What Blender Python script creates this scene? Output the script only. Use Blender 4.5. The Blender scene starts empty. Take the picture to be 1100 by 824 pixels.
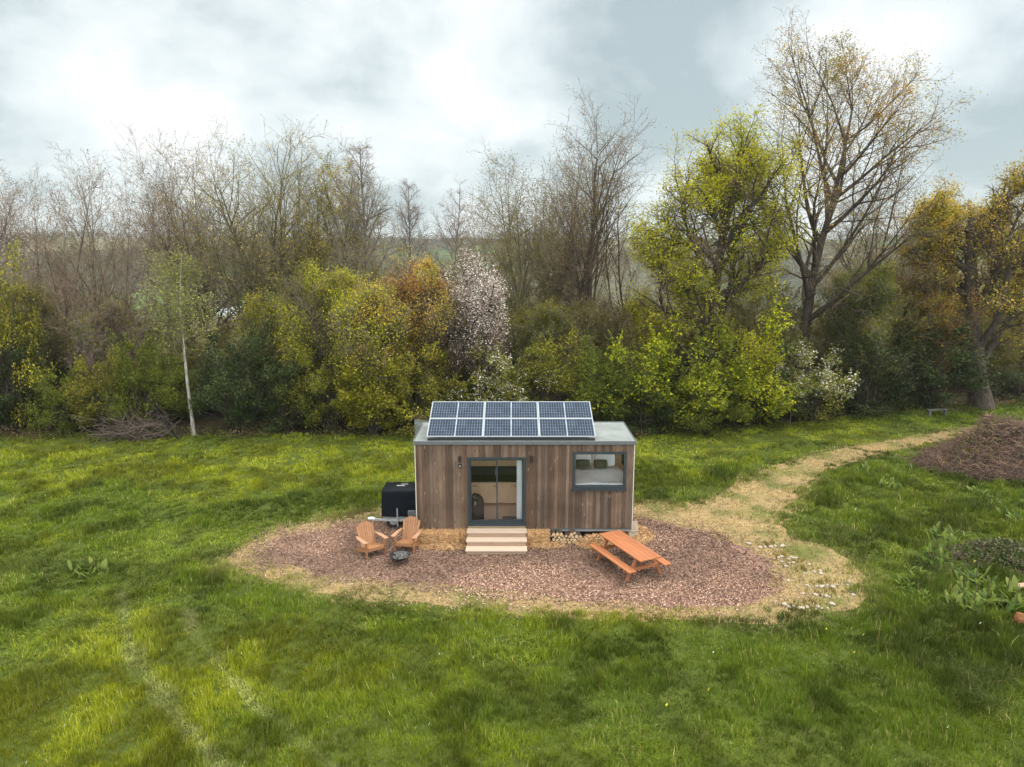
import bpy, math, random
import numpy as np
R = math.radians
S = bpy.context.scene
COL = S.collection

# ------------------------------------------------------------------ camera geometry (used to survey ground positions)
F, CH, CY, PIT = 760.0, 9.7, -22.6, R(10.7)
CP, SP = math.cos(PIT), math.sin(PIT)
def ray(u, v):
    x = (u-550)/F; t = (412-v)/F
    return (x, CP+t*SP, -SP+t*CP)
def at_y(u, v, Y):
    d = ray(u, v); k = (Y-CY)/d[1]
    return (d[0]*k, Y, CH+d[2]*k)
def gnd(u, v, z=0.0):
    d = ray(u, v); k = (z-CH)/d[2]
    return (d[0]*k, CY+d[1]*k)
def x_at(u, Y, z=0.0):
    return (u-550)/F*((Y-CY)*CP+(CH-z)*SP)

# ------------------------------------------------------------------ scene tree helpers
def tag(o, label=None, cat=None, group=None, kind=None):
    if label: o['label'] = label
    if cat: o['category'] = cat
    if group: o['group'] = group
    if kind: o['kind'] = kind
    return o
def root(name, label, cat, loc=(0, 0, 0), rz=0.0, group=None):
    o = bpy.data.objects.new(name, None); COL.objects.link(o)
    o.location = loc; o.rotation_euler = (0, 0, rz); o.empty_display_size = .2
    return tag(o, label, cat, group)
def kids(o): return [c for c in bpy.data.objects if c.parent == o]
def copy_tree(o, parent=None, depth=0):
    c = o.copy(); COL.objects.link(c)
    if depth: c.parent = parent
    for ch in kids(o): copy_tree(ch, c, depth+1)
    return c

def np_mesh(name, V, faces, mat, parent=None, col=None, smooth=False):
    """faces: list of int arrays (n,k)"""
    V = np.asarray(V, np.float32)
    me = bpy.data.meshes.new(name)
    faces = [np.asarray(f, np.int32) for f in faces if len(f)]
    me.vertices.add(len(V)); me.vertices.foreach_set('co', V.ravel())
    nl = sum(f.size for f in faces); npoly = sum(len(f) for f in faces)
    me.loops.add(nl); me.loops.foreach_set('vertex_index', np.concatenate([f.ravel() for f in faces]))
    tot = np.concatenate([np.full(len(f), f.shape[1], np.int32) for f in faces])
    st = np.zeros(npoly, np.int32); st[1:] = np.cumsum(tot)[:-1]
    me.polygons.add(npoly); me.polygons.foreach_set('loop_start', st)
    if smooth: me.polygons.foreach_set('use_smooth', np.ones(npoly, bool))
    me.update(calc_edges=True)
    if col is not None:
        a = me.color_attributes.new('col', 'FLOAT_COLOR', 'POINT')
        c = np.ones((len(V), 4), np.float32); c[:, :3] = col
        a.data.foreach_set('color', c.ravel())
    me.materials.append(mat)
    o = bpy.data.objects.new(name, me); COL.objects.link(o)
    if parent: o.parent = parent
    return o

class MB:
    """collects boxes, bars, tubes into one mesh"""
    def __init__(s): s.V = []; s.F = []; s.C = []
    def add(s, vs, fs, c=(1, 1, 1)):
        b = len(s.V); s.V += [tuple(v) for v in vs]; s.F += [[i+b for i in f] for f in fs]; s.C += [c]*len(vs)
    def box(s, x0, x1, y0, y1, z0, z1, c=(1, 1, 1)):
        s.add([(x0,y0,z0),(x1,y0,z0),(x1,y1,z0),(x0,y1,z0),(x0,y0,z1),(x1,y0,z1),(x1,y1,z1),(x0,y1,z1)],
              [(0,3,2,1),(4,5,6,7),(0,1,5,4),(1,2,6,5),(2,3,7,6),(3,0,4,7)], c)
    def bar(s, a, b, w, h, up=(0, 0, 1), c=(1, 1, 1)):
        a = np.array(a, float); b = np.array(b, float); t = b-a; t /= np.linalg.norm(t)
        u = np.cross(t, up); u /= np.linalg.norm(u); n = np.cross(u, t)
        vs = [p+u*i*w/2+n*j*h/2 for p in (a, b) for (i, j) in ((-1,-1),(1,-1),(1,1),(-1,1))]
        s.add(vs, [(0,1,2,3),(7,6,5,4),(0,4,5,1),(1,5,6,2),(2,6,7,3),(3,7,4,0)], c)
    def tube(s, pts, rad, n=8, c=(1, 1, 1), cap=True):
        pts = [np.array(p, float) for p in pts]; b0 = len(s.V)
        if not hasattr(rad, '__len__'): rad = [rad]*len(pts)
        T = pts[-1]-pts[0]; T /= np.linalg.norm(T)
        ref = np.array((0, 0, 1.)) if abs(T[2]) < .8 else np.array((1., 0, 0))
        vs = []
        for i, p in enumerate(pts):
            t = pts[min(i+1, len(pts)-1)]-pts[max(i-1, 0)]; t /= np.linalg.norm(t)
            u = np.cross(t, ref); u /= np.linalg.norm(u); w = np.cross(t, u)
            vs += [p+rad[i]*(u*math.cos(2*math.pi*k/n)+w*math.sin(2*math.pi*k/n)) for k in range(n)]
        fs = [(i*n+k, i*n+(k+1) % n, (i+1)*n+(k+1) % n, (i+1)*n+k) for i in range(len(pts)-1) for k in range(n)]
        if cap: fs += [tuple(range(n))[::-1], tuple((len(pts)-1)*n+k for k in range(n))]
        s.add(vs, fs, c)
    def lathe(s, prof, n=20, c=(1, 1, 1), at=(0, 0, 0)):
        vs = [(at[0]+r*math.cos(2*math.pi*k/n), at[1]+r*math.sin(2*math.pi*k/n), at[2]+z) for r, z in prof for k in range(n)]
        fs = [(i*n+k, i*n+(k+1) % n, (i+1)*n+(k+1) % n, (i+1)*n+k) for i in range(len(prof)-1) for k in range(n)]
        s.add(vs, fs, c)
    def build(s, name, mat, parent=None, bevel=0, smooth=False, loc=None, rot=None):
        me = bpy.data.meshes.new(name); me.from_pydata(s.V, [], s.F); me.update()
        a = me.color_attributes.new('col', 'FLOAT_COLOR', 'POINT')
        a.data.foreach_set('color', np.array([(*c, 1) for c in s.C], np.float32).ravel())
        if smooth: me.polygons.foreach_set('use_smooth', np.ones(len(me.polygons), bool))
        me.materials.append(mat)
        o = bpy.data.objects.new(name, me); COL.objects.link(o)
        if parent: o.parent = parent
        if loc: o.location = loc
        if rot: o.rotation_euler = rot
        if bevel:
            m = o.modifiers.new('b', 'BEVEL'); m.width = bevel; m.segments = 2; m.limit_method = 'ANGLE'
        return o

# ------------------------------------------------------------------ materials
def mat(name):
    m = bpy.data.materials.new(name); m.use_nodes = True
    nt = m.node_tree; nt.nodes.clear()
    return m, nt.nodes, nt.links
def N(ns, t, **kw):
    n = ns.new(t)
    for k, v in kw.items():
        if k in n.inputs: n.inputs[k].default_value = v
        else: setattr(n, k, v)
    return n
def ramp(ns, pts, interp='LINEAR'):
    r = ns.new('ShaderNodeValToRGB'); e = r.color_ramp.elements; r.color_ramp.interpolation = interp
    while len(e) < len(pts): e.new(.5)
    for q, (p, c) in zip(e, pts): q.position = p; q.color = (*c, 1) if len(c) == 3 else c
    return r
def mixc(ns, ls, fac, a, b, mode='MIX'):
    m = ns.new('ShaderNodeMix'); m.data_type = 'RGBA'; m.blend_type = mode
    for sock, val in ((m.inputs[0], fac), (m.inputs[6], a), (m.inputs[7], b)):
        if isinstance(val, bpy.types.NodeSocket): ls.new(val, sock)
        elif isinstance(val, (int, float)): sock.default_value = val
        else: sock.default_value = (*val, 1)
    return m.outputs[2]
def simple(name, c, rough=.6, metal=0, spec=.5, noise=0.0, nscale=8, stretch=(1, 1, 1), attr=False, bump=0.0, coat=0):
    m, ns, ls = mat(name)
    out = N(ns, 'ShaderNodeOutputMaterial'); b = N(ns, 'ShaderNodeBsdfPrincipled')
    b.inputs['Roughness'].default_value = rough; b.inputs['Metallic'].default_value = metal
    b.inputs['Specular IOR Level'].default_value = spec; b.inputs['Coat Weight'].default_value = coat
    ls.new(b.outputs[0], out.inputs[0])
    cur = None
    if attr:
        a = N(ns, 'ShaderNodeAttribute', attribute_name='col'); cur = mixc(ns, ls, 1.0, c, a.outputs[0], 'MULTIPLY')
    if noise or bump:
        tc = N(ns, 'ShaderNodeTexCoord'); mp = N(ns, 'ShaderNodeMapping'); mp.inputs['Scale'].default_value = stretch
        ls.new(tc.outputs['Object'], mp.inputs[0])
        nz = N(ns, 'ShaderNodeTexNoise', Scale=nscale, Detail=6.0, Roughness=.65); ls.new(mp.outputs[0], nz.inputs[0])
        r = ramp(ns, [(.25, (1-noise,)*3), (.75, (1+noise*.6,)*3)]); ls.new(nz.outputs[0], r.inputs[0])
        cur = mixc(ns, ls, 1.0, cur if cur is not None else c, r.outputs[0], 'MULTIPLY')
        if bump:
            bm = N(ns, 'ShaderNodeBump', Strength=bump, Distance=.02); ls.new(nz.outputs[0], bm.inputs['Height']); ls.new(bm.outputs[0], b.inputs['Normal'])
    if cur is None: b.inputs['Base Color'].default_value = (*c, 1)
    else: ls.new(cur, b.inputs['Base Color'])
    return m
def leaf_mat(name, trans=.45, huevar=.008, valvar=.15):
    m, ns, ls = mat(name)
    out = N(ns, 'ShaderNodeOutputMaterial')
    a = N(ns, 'ShaderNodeAttribute', attribute_name='col'); oi = N(ns, 'ShaderNodeObjectInfo')
    hs = N(ns, 'ShaderNodeHueSaturation')
    mr = N(ns, 'ShaderNodeMapRange'); mr.inputs[3].default_value = .5-huevar; mr.inputs[4].default_value = .5+huevar
    mv = N(ns, 'ShaderNodeMapRange'); mv.inputs[3].default_value = 1-valvar; mv.inputs[4].default_value = 1+valvar
    mm = N(ns, 'ShaderNodeMath', operation='FRACT'); m7 = N(ns, 'ShaderNodeMath', operation='MULTIPLY'); m7.inputs[1].default_value = 7.31
    ls.new(oi.outputs['Random'], mr.inputs[0]); ls.new(oi.outputs['Random'], m7.inputs[0]); ls.new(m7.outputs[0], mm.inputs[0]); ls.new(mm.outputs[0], mv.inputs[0])
    ls.new(mr.outputs[0], hs.inputs['Hue']); ls.new(mv.outputs[0], hs.inputs['Value']); ls.new(a.outputs[0], hs.inputs['Color'])
    b = N(ns, 'ShaderNodeBsdfPrincipled'); b.inputs['Roughness'].default_value = .55; b.inputs['Specular IOR Level'].default_value = .25
    t = N(ns, 'ShaderNodeBsdfTranslucent'); mx = N(ns, 'ShaderNodeMixShader'); mx.inputs[0].default_value = trans
    ls.new(hs.outputs[0], b.inputs['Base Color']); ls.new(hs.outputs[0], t.inputs[0])
    ls.new(b.outputs[0], mx.inputs[1]); ls.new(t.outputs[0], mx.inputs[2]); ls.new(mx.outputs[0], out.inputs[0])
    return m
def bark(name, c0, c1, moss=None):
    m, ns, ls = mat(name)
    out = N(ns, 'ShaderNodeOutputMaterial'); b = N(ns, 'ShaderNodeBsdfPrincipled'); b.inputs['Roughness'].default_value = .85; b.inputs['Specular IOR Level'].default_value = .2
    tc = N(ns, 'ShaderNodeTexCoord'); mp = N(ns, 'ShaderNodeMapping'); mp.inputs['Scale'].default_value = (6, 6, 1.5); ls.new(tc.outputs['Object'], mp.inputs[0])
    nz = N(ns, 'ShaderNodeTexNoise', Scale=1.5, Detail=5.0); ls.new(mp.outputs[0], nz.inputs[0])
    r = ramp(ns, [(.35, c0), (.68, c1)]); ls.new(nz.outputs[0], r.inputs[0]); cur = r.outputs[0]
    if moss:
        n2 = N(ns, 'ShaderNodeTexNoise', Scale=.7, Detail=3.0); ls.new(tc.outputs['Object'], n2.inputs[0])
        r2 = ramp(ns, [(.42, (0, 0, 0)), (.62, (1, 1, 1))]); ls.new(n2.outputs[0], r2.inputs[0])
        cur = mixc(ns, ls, r2.outputs[0], cur, moss)
    ls.new(cur, b.inputs['Base Color']); ls.new(b.outputs[0], out.inputs[0])
    return m
def glass_mat(name, tint=(.985, .99, .99), refl=.06):
    m, ns, ls = mat(name)
    out = N(ns, 'ShaderNodeOutputMaterial'); t = N(ns, 'ShaderNodeBsdfTransparent'); t.inputs[0].default_value = (*tint, 1)
    g = N(ns, 'ShaderNodeBsdfGlossy'); g.inputs['Roughness'].default_value = .02
    fr = N(ns, 'ShaderNodeFresnel', IOR=1.45); mx = N(ns, 'ShaderNodeMixShader')
    ls.new(fr.outputs[0], mx.inputs[0]); ls.new(t.outputs[0], mx.inputs[1]); ls.new(g.outputs[0], mx.inputs[2]); ls.new(mx.outputs[0], out.inputs[0])
    return m

M = {}
M['clad'] = None  # below
M['anthracite'] = simple('anthracite_metal', (.022, .030, .036), .45)
M['fascia'] = simple('grey_fascia', (.10, .112, .118), .5, noise=.2)
M['roof'] = simple('roof_membrane', (.20, .225, .225), .5, noise=.35, nscale=1.2)
M['cream'] = simple('pale_trim', (.55, .50, .42), .6)
M['ply'] = simple('interior_plywood', (.80, .55, .32), .55, noise=.15, nscale=3, stretch=(6, 6, .6))
M['plyfloor'] = simple('interior_floor', (.72, .55, .42), .5, noise=.15, nscale=3, stretch=(.6, 9, 6))
M['cabinet'] = simple('cabinet_veneer', (.66, .44, .29), .5, noise=.18, nscale=4, stretch=(7, 7, .7))
M['black'] = simple('black_matt', (.012, .012, .013), .5)
M['blackgloss'] = simple('black_gloss', (.015, .017, .02), .25)
M['linen'] = simple('white_linen', (.88, .89, .90), .9, noise=.06, nscale=5)
M['olive'] = simple('olive_fabric', (.10, .095, .055), .9, noise=.15, nscale=30)
M['greymat'] = simple('grey_mat', (.17, .18, .19), .9, noise=.2, nscale=40)
M['step'] = simple('step_timber', (.46, .35, .27), .7, noise=.2, nscale=3, stretch=(.7, 9, 9), attr=True)
M['riser'] = simple('shade_toned_timber', (.33, .22, .15), .7, noise=.2, nscale=3, stretch=(.7, 9, 9))  # step timber again, overhead shade painted in for risers and stringers
M['teak'] = simple('chair_timber', (.29, .135, .057), .6, noise=.35, nscale=4, stretch=(6, 6, 1.5), attr=True)
M['teakpale'] = simple('chair_arm_timber', (.33, .185, .11), .6, noise=.15, nscale=4, attr=True)
M['picnic'] = simple('picnic_timber', (.34, .122, .046), .6, noise=.4, nscale=4, stretch=(.8, 9, 9), attr=True)
M['galv'] = simple('galvanised_steel', (.50, .52, .53), .45, metal=.6, noise=.12)
M['panelframe'] = simple('aluminium_frame', (.30, .33, .36), .5)
M['rubber'] = simple('black_rubber', (.015, .015, .015), .8)
M['tarp'] = simple('black_tarpaulin', (.007, .009, .013), .45, spec=.08, noise=.3, nscale=4, bump=.7)
M['straw'] = simple('straw', (.52, .31, .14), .85, noise=.45, nscale=7, stretch=(1, 3, 9), bump=.6, attr=True)
M['logend'] = simple('log_cut_face', (.56, .38, .22), .8, noise=.25, nscale=14, attr=True)
M['logbark'] = simple('log_bark', (.085, .055, .038), .9, noise=.4, nscale=14)
M['stone'] = simple('limestone', (.36, .31, .25), .85, noise=.5, nscale=12, bump=.4)
M['ash'] = simple('grey_ash', (.15, .145, .14), .95, noise=.5, nscale=14)
M['twig'] = simple('dead_twig', (.19, .135, .105), .9, noise=.35, nscale=3, attr=True)
M['gapshade'] = simple('pile_gap_shade', (.03, .02, .016), .95, noise=.5, nscale=5, bump=.8)  # near-black fill, paints the shade in gaps between piled branches
M['rust'] = simple('rusty_wood', (.22, .085, .03), .9, noise=.6, nscale=12, bump=.6)
M['paleplank'] = simple('pale_wood', (.40, .32, .235), .8, noise=.3, nscale=6)
M['greywood'] = simple('grey_weathered_wood', (.13, .128, .12), .8, noise=.3)
M['palewhite'] = simple('weathered_white', (.62, .63, .62), .7, noise=.15)
M['glass'] = glass_mat('window_glass')
M['leaf'] = leaf_mat('leaf')
M['budleaf'] = leaf_mat('bud_leaf', .5)
M['leafdark'] = leaf_mat('evergreen_leaf', .12)
M['petal'] = leaf_mat('petal', .3, .0, .05)
M['grass'] = leaf_mat('grass_blade', .3, 0, 0)
M['chip'] = simple('bark_chip', (1, 1, 1), .9, attr=True)
M['strawblade'] = simple('dry_stalk', (1, 1, 1), .8, attr=True)
M['concrete'] = simple('pale_render', (.62, .60, .56), .8)
M['tile'] = simple('roof_tile', (.22, .10, .07), .8)
M['shed'] = simple('grey_sheet_metal', (.27, .31, .32), .6, noise=.2)
M['bark_dark'] = bark('bark_dark', (.035, .027, .021), (.085, .065, .05))
M['bark_moss'] = bark('bark_moss', (.05, .042, .03), (.13, .10, .065), (.13, .125, .035))
M['bark_grey'] = bark('bark_grey', (.09, .075, .065), (.19, .16, .14))
M['bark_red'] = bark('bark_red', (.085, .063, .048), (.16, .12, .09))
M['bark_birch'] = bark('bark_birch', (.20, .18, .15), (.42, .39, .34))
M['bark_ivy'] = bark('bark_ivy', (.05, .04, .03), (.10, .08, .05), (.06, .075, .02))

M['twig_brown'] = bark('twig_brown', (.095, .066, .044), (.18, .125, .085))
M['twig_olive'] = bark('twig_olive', (.11, .088, .055), (.20, .165, .105))
M['twig_grey'] = bark('twig_grey', (.14, .105, .085), (.25, .195, .16))
M['twig_red'] = bark('twig_red', (.15, .105, .075), (.26, .19, .14))
def cladding():
    m, ns, ls = mat('weathered_cladding')
    out = N(ns, 'ShaderNodeOutputMaterial'); b = N(ns, 'ShaderNodeBsdfPrincipled'); b.inputs['Roughness'].default_value = .7; b.inputs['Specular IOR Level'].default_value = .3
    tc = N(ns, 'ShaderNodeTexCoord'); a = N(ns, 'ShaderNodeAttribute', attribute_name='col')
    mp = N(ns, 'ShaderNodeMapping'); mp.inputs['Scale'].default_value = (22, 22, .9); ls.new(tc.outputs['Object'], mp.inputs[0])
    nz = N(ns, 'ShaderNodeTexNoise', Scale=1.6, Detail=7.0, Roughness=.7, Distortion=.4); ls.new(mp.outputs[0], nz.inputs[0])
    r = ramp(ns, [(.3, (.64, .62, .60)), (.5, (1, 1, 1)), (.72, (1.38, 1.36, 1.34))]); ls.new(nz.outputs[0], r.inputs[0])
    cur = mixc(ns, ls, 1.0, a.outputs[0], r.outputs[0], 'MULTIPLY')
    n2 = N(ns, 'ShaderNodeTexNoise', Scale=1.3, Detail=3.0); ls.new(tc.outputs['Object'], n2.inputs[0])
    r2 = ramp(ns, [(.35, (.75, .72, .7)), (.65, (1.2, 1.16, 1.14))]); ls.new(n2.outputs[0], r2.inputs[0])
    cur = mixc(ns, ls, 1.0, cur, r2.outputs[0], 'MULTIPLY')
    vo = N(ns, 'ShaderNodeTexVoronoi', Scale=1.0); m3 = N(ns, 'ShaderNodeMapping'); m3.inputs['Scale'].default_value = (6, 6, 2.6); ls.new(tc.outputs['Object'], m3.inputs[0]); ls.new(m3.outputs[0], vo.inputs[0])
    r3 = ramp(ns, [(.07, (1, 1, 1)), (.14, (0, 0, 0))]); ls.new(vo.outputs[0], r3.inputs[0])
    cur = mixc(ns, ls, r3.outputs[0], cur, (.035, .022, .016))
    # pale scuffs running across the boards
    m4 = N(ns, 'ShaderNodeMapping'); m4.inputs['Rotation'].default_value = (0, .5, 0); m4.inputs['Scale'].default_value = (9, 3, 1.7); ls.new(tc.outputs['Object'], m4.inputs[0])
    v4 = N(ns, 'ShaderNodeTexVoronoi', Scale=1.0); v4.inputs['Randomness'].default_value = 1; ls.new(m4.outputs[0], v4.inputs[0])
    r4 = ramp(ns, [(.06, (.85, .85, .85)), (.12, (0, 0, 0))]); ls.new(v4.outputs[0], r4.inputs[0])
    cur = mixc(ns, ls, r4.outputs[0], cur, (.42, .30, .22))
    ls.new(cur, b.inputs['Base Color']); ls.new(b.outputs[0], out.inputs[0])
    bm = N(ns, 'ShaderNodeBump', Strength=.3, Distance=.01); ls.new(nz.outputs[0], bm.inputs['Height']); ls.new(bm.outputs[0], b.inputs['Normal'])
    return m
M['clad'] = cladding()

def cells():
    m, ns, ls = mat('solar_cells')
    out = N(ns, 'ShaderNodeOutputMaterial'); b = N(ns, 'ShaderNodeBsdfPrincipled'); b.inputs['Roughness'].default_value = .3; b.inputs['Specular IOR Level'].default_value = .06
    a = N(ns, 'ShaderNodeAttribute', attribute_name='col')
    tc = N(ns, 'ShaderNodeTexCoord'); nz = N(ns, 'ShaderNodeTexNoise', Scale=2.0, Detail=2.0); ls.new(tc.outputs['Object'], nz.inputs[0])
    r = ramp(ns, [(.3, (.8, .8, .8)), (.7, (1.25, 1.25, 1.25))]); ls.new(nz.outputs[0], r.inputs[0])
    ls.new(mixc(ns, ls, 1.0, a.outputs[0], r.outputs[0], 'MULTIPLY'), b.inputs['Base Color']); ls.new(b.outputs[0], out.inputs[0])
    return m
M['cells'] = cells()

# ------------------------------------------------------------------ numpy noise
def hash2(ix, iy, seed):
    n = (ix.astype(np.int64)*374761393 + iy.astype(np.int64)*668265263 + seed*1442695041) & 0xffffffff
    n = ((n ^ (n >> 13))*1274126177) & 0xffffffff
    return ((n ^ (n >> 16)) & 0xffff)/65535.0
def vn(x, y, f, seed=0):
    x = np.asarray(x)*f; y = np.asarray(y)*f; ix = np.floor(x); iy = np.floor(y); fx = x-ix; fy = y-iy
    fx = fx*fx*(3-2*fx); fy = fy*fy*(3-2*fy)
    a = hash2(ix, iy, seed); b = hash2(ix+1, iy, seed); c = hash2(ix, iy+1, seed); d = hash2(ix+1, iy+1, seed)
    return (a*(1-fx)+b*fx)*(1-fy)+(c*(1-fx)+d*fx)*fy
def fbm(x, y, f, seed=0, o=4):
    s = 0; A = 0; w = 1.0
    for i in range(o):
        s = s+w*vn(x, y, f*2**i, seed+i*17); A += w; w *= .55
    return s/A
def sst(a, b, x):
    t = np.clip((x-a)/(b-a), 0, 1); return t*t*(3-2*t)
def poly_sd(px, py, poly):
    """signed distance, negative inside"""
    P = np.array(poly); d = np.full(len(px), 1e9); ins = np.zeros(len(px), bool)
    for i in range(len(P)):
        a = P[i]; b = P[(i+1) % len(P)]; e = b-a
        t = np.clip(((px-a[0])*e[0]+(py-a[1])*e[1])/(e@e), 0, 1)
        d = np.minimum(d, (px-a[0]-t*e[0])**2+(py-a[1]-t*e[1])**2)
        if a[1] != b[1]:
            c = (a[1] > py) != (b[1] > py)
            ins ^= c & (px < (b[0]-a[0])*(py-a[1])/(b[1]-a[1])+a[0])
    d = np.sqrt(d); return np.where(ins, -d, d)
def line_d(px, py, L):
    d = np.full(len(px), 1e9); L = np.array(L)
    for a, b in zip(L[:-1], L[1:]):
        e = b-a; t = np.clip(((px-a[0])*e[0]+(py-a[1])*e[1])/(e@e), 0, 1)
        d = np.minimum(d, (px-a[0]-t*e[0])**2+(py-a[1]-t*e[1])**2)
    return np.sqrt(d)

# ------------------------------------------------------------------ ground layout
TAN = [gnd(*p) for p in [(252,600),(270,584),(305,570),(350,558),(395,553),(440,545),(560,538),(690,541),(740,543),(778,529),(810,511),(850,496),(900,484),(960,473),(1015,464),(1052,457),
       (1085,455),(1060,464),(1000,474),(960,483),(905,497),(878,510),(862,528),(846,548),(838,566),(846,577),(880,586),(912,604),(930,626),(932,640),(905,654),(880,664),(820,668),(740,665),(640,661),(560,658),(480,650),(400,642),(340,632),(290,620),(262,610)]]
MULCH = [gnd(*p) for p in [(266,598),(282,580),(315,568),(345,565),(385,557),(430,551),(560,542),(690,556),(740,566),(785,580),(822,600),(842,622),(838,642),(800,653),(740,655),(680,653),(600,647),(520,639),(450,631),(380,625),(320,616),(284,608)]]
TRACKS = [[gnd(*p) for p in [(132,640),(136,680),(148,715),(180,762),(215,800),(245,840)]],
          [gnd(*p) for p in [(196,640),(208,680),(235,715),(275,760),(330,805),(380,850)]]]
def edge_y(x): return np.where(x < 7, 13.6, 13.6+(x-7)*.32)     # foot of the tree belt
def grow_poly(poly, d):
    P = np.array(poly); n = len(P); out = []
    ar = sum(P[i][0]*P[(i+1) % n][1]-P[(i+1) % n][0]*P[i][1] for i in range(n)); sg = 1 if ar > 0 else -1
    for i in range(n):
        t = P[(i+1) % n]-P[i-1]; t = t/np.linalg.norm(t); out.append((P[i][0]+t[1]*d*sg, P[i][1]-t[0]*d*sg))
    return out
def rough_poly(poly, seed, amp=.35, step=.25):
    out = []; P = np.array(poly)
    for i in range(len(P)):
        a, b = P[i], P[(i+1) % len(P)]; n = max(1, int(np.linalg.norm(b-a)/step))
        for k in range(n): out.append(a+(b-a)*k/n)
    out = np.array(out); x, y = out[:, 0], out[:, 1]
    dx = (fbm(x, y, .9, seed)-.5)*2*amp+(vn(x, y, 4, seed+5)-.5)*.35*amp*2; dy = (fbm(x, y, .9, seed+9)-.5)*2*amp
    return np.stack([x+dx, y+dy], 1)
def terrain(x, y):
    d = np.maximum(0, y-34)
    z = -26*sst(0, 190, d) + 52*sst(330, 1000, d+.12*np.abs(x)) + (fbm(x, y, .004, 3)-.5)*16*sst(150, 500, d)
    return z
def ground_mat():
    m, ns, ls = mat('meadow_ground')
    out = N(ns, 'ShaderNodeOutputMaterial'); b = N(ns, 'ShaderNodeBsdfPrincipled'); b.inputs['Roughness'].default_value = .95; b.inputs['Specular IOR Level'].default_value = .1
    g = N(ns, 'ShaderNodeNewGeometry')
    n1 = N(ns, 'ShaderNodeTexNoise', Scale=1.2, Detail=8.0, Roughness=.7); ls.new(g.outputs['Position'], n1.inputs[0])
    r1 = ramp(ns, [(.3, (.035, .045, .010)), (.55, (.055, .075, .012)), (.75, (.08, .095, .02))]); ls.new(n1.outputs[0], r1.inputs[0])
    # distant fields
    vm = N(ns, 'ShaderNodeMapping'); vm.inputs['Scale'].default_value = (.007, .0045, 0); ls.new(g.outputs['Position'], vm.inputs[0])
    nw = N(ns, 'ShaderNodeTexNoise', Scale=2.0, Detail=2.0); ls.new(vm.outputs[0], nw.inputs[0])
    va = N(ns, 'ShaderNodeMix'); va.data_type = 'VECTOR'; va.inputs[0].default_value = .25; ls.new(vm.outputs[0], va.inputs[4]); ls.new(nw.outputs['Color'], va.inputs[5])
    vo = N(ns, 'ShaderNodeTexVoronoi', Scale=1.0); ls.new(va.outputs[1], vo.inputs[0])
    sx = N(ns, 'ShaderNodeSeparateColor'); ls.new(vo.outputs['Color'], sx.inputs[0])
    r2 = ramp(ns, [(0, (.040, .043, .024)), (.25, (.075, .07, .036)), (.45, (.075, .13, .034)), (.62, (.14, .13, .075)), (.8, (.05, .075, .024))], 'CONSTANT'); ls.new(sx.outputs[0], r2.inputs[0])
    n3 = N(ns, 'ShaderNodeTexNoise', Scale=.05, Detail=6.0, Roughness=.7); ls.new(g.outputs['Position'], n3.inputs[0])
    r3 = ramp(ns, [(.3, (.6, .6, .6)), (.7, (1.3, 1.3, 1.3))]); ls.new(n3.outputs[0], r3.inputs[0])
    far = mixc(ns, ls, 1.0, r2.outputs[0], r3.outputs[0], 'MULTIPLY')
    sp = N(ns, 'ShaderNodeSeparateXYZ'); ls.new(g.outputs['Position'], sp.inputs[0])
    mr = N(ns, 'ShaderNodeMapRange'); mr.inputs[1].default_value = 32; mr.inputs[2].default_value = 60; ls.new(sp.outputs[1], mr.inputs[0])
    ls.new(mixc(ns, ls, mr.outputs[0], r1.outputs[0], far), b.inputs['Base Color']); ls.new(b.outputs[0], out.inputs[0])
    return m
ys = np.concatenate([np.linspace(-45, 34, 40), 34+np.linspace(1, 12, 24)**3.0])
k = np.linspace(-1, 1, 90); k = np.sign(k)*np.abs(k)**1.4
gx = np.array([[kk*(70+1.15*max(0, y+22)) for kk in k] for y in ys]); gy = np.repeat(ys[:, None], len(k), 1)
gz = terrain(gx, gy); nr, nc = gx.shape
idx = np.arange(nr*nc).reshape(nr, nc)
GQ = np.stack([idx[:-1, :-1], idx[:-1, 1:], idx[1:, 1:], idx[1:, :-1]], -1).reshape(-1, 4)
o = np_mesh('ground', np.stack([gx, gy, gz], -1).reshape(-1, 3), [GQ], ground_mat(), smooth=True); tag(o, 'green meadow falling away to distant fields and hills', 'ground', kind='structure')

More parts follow.
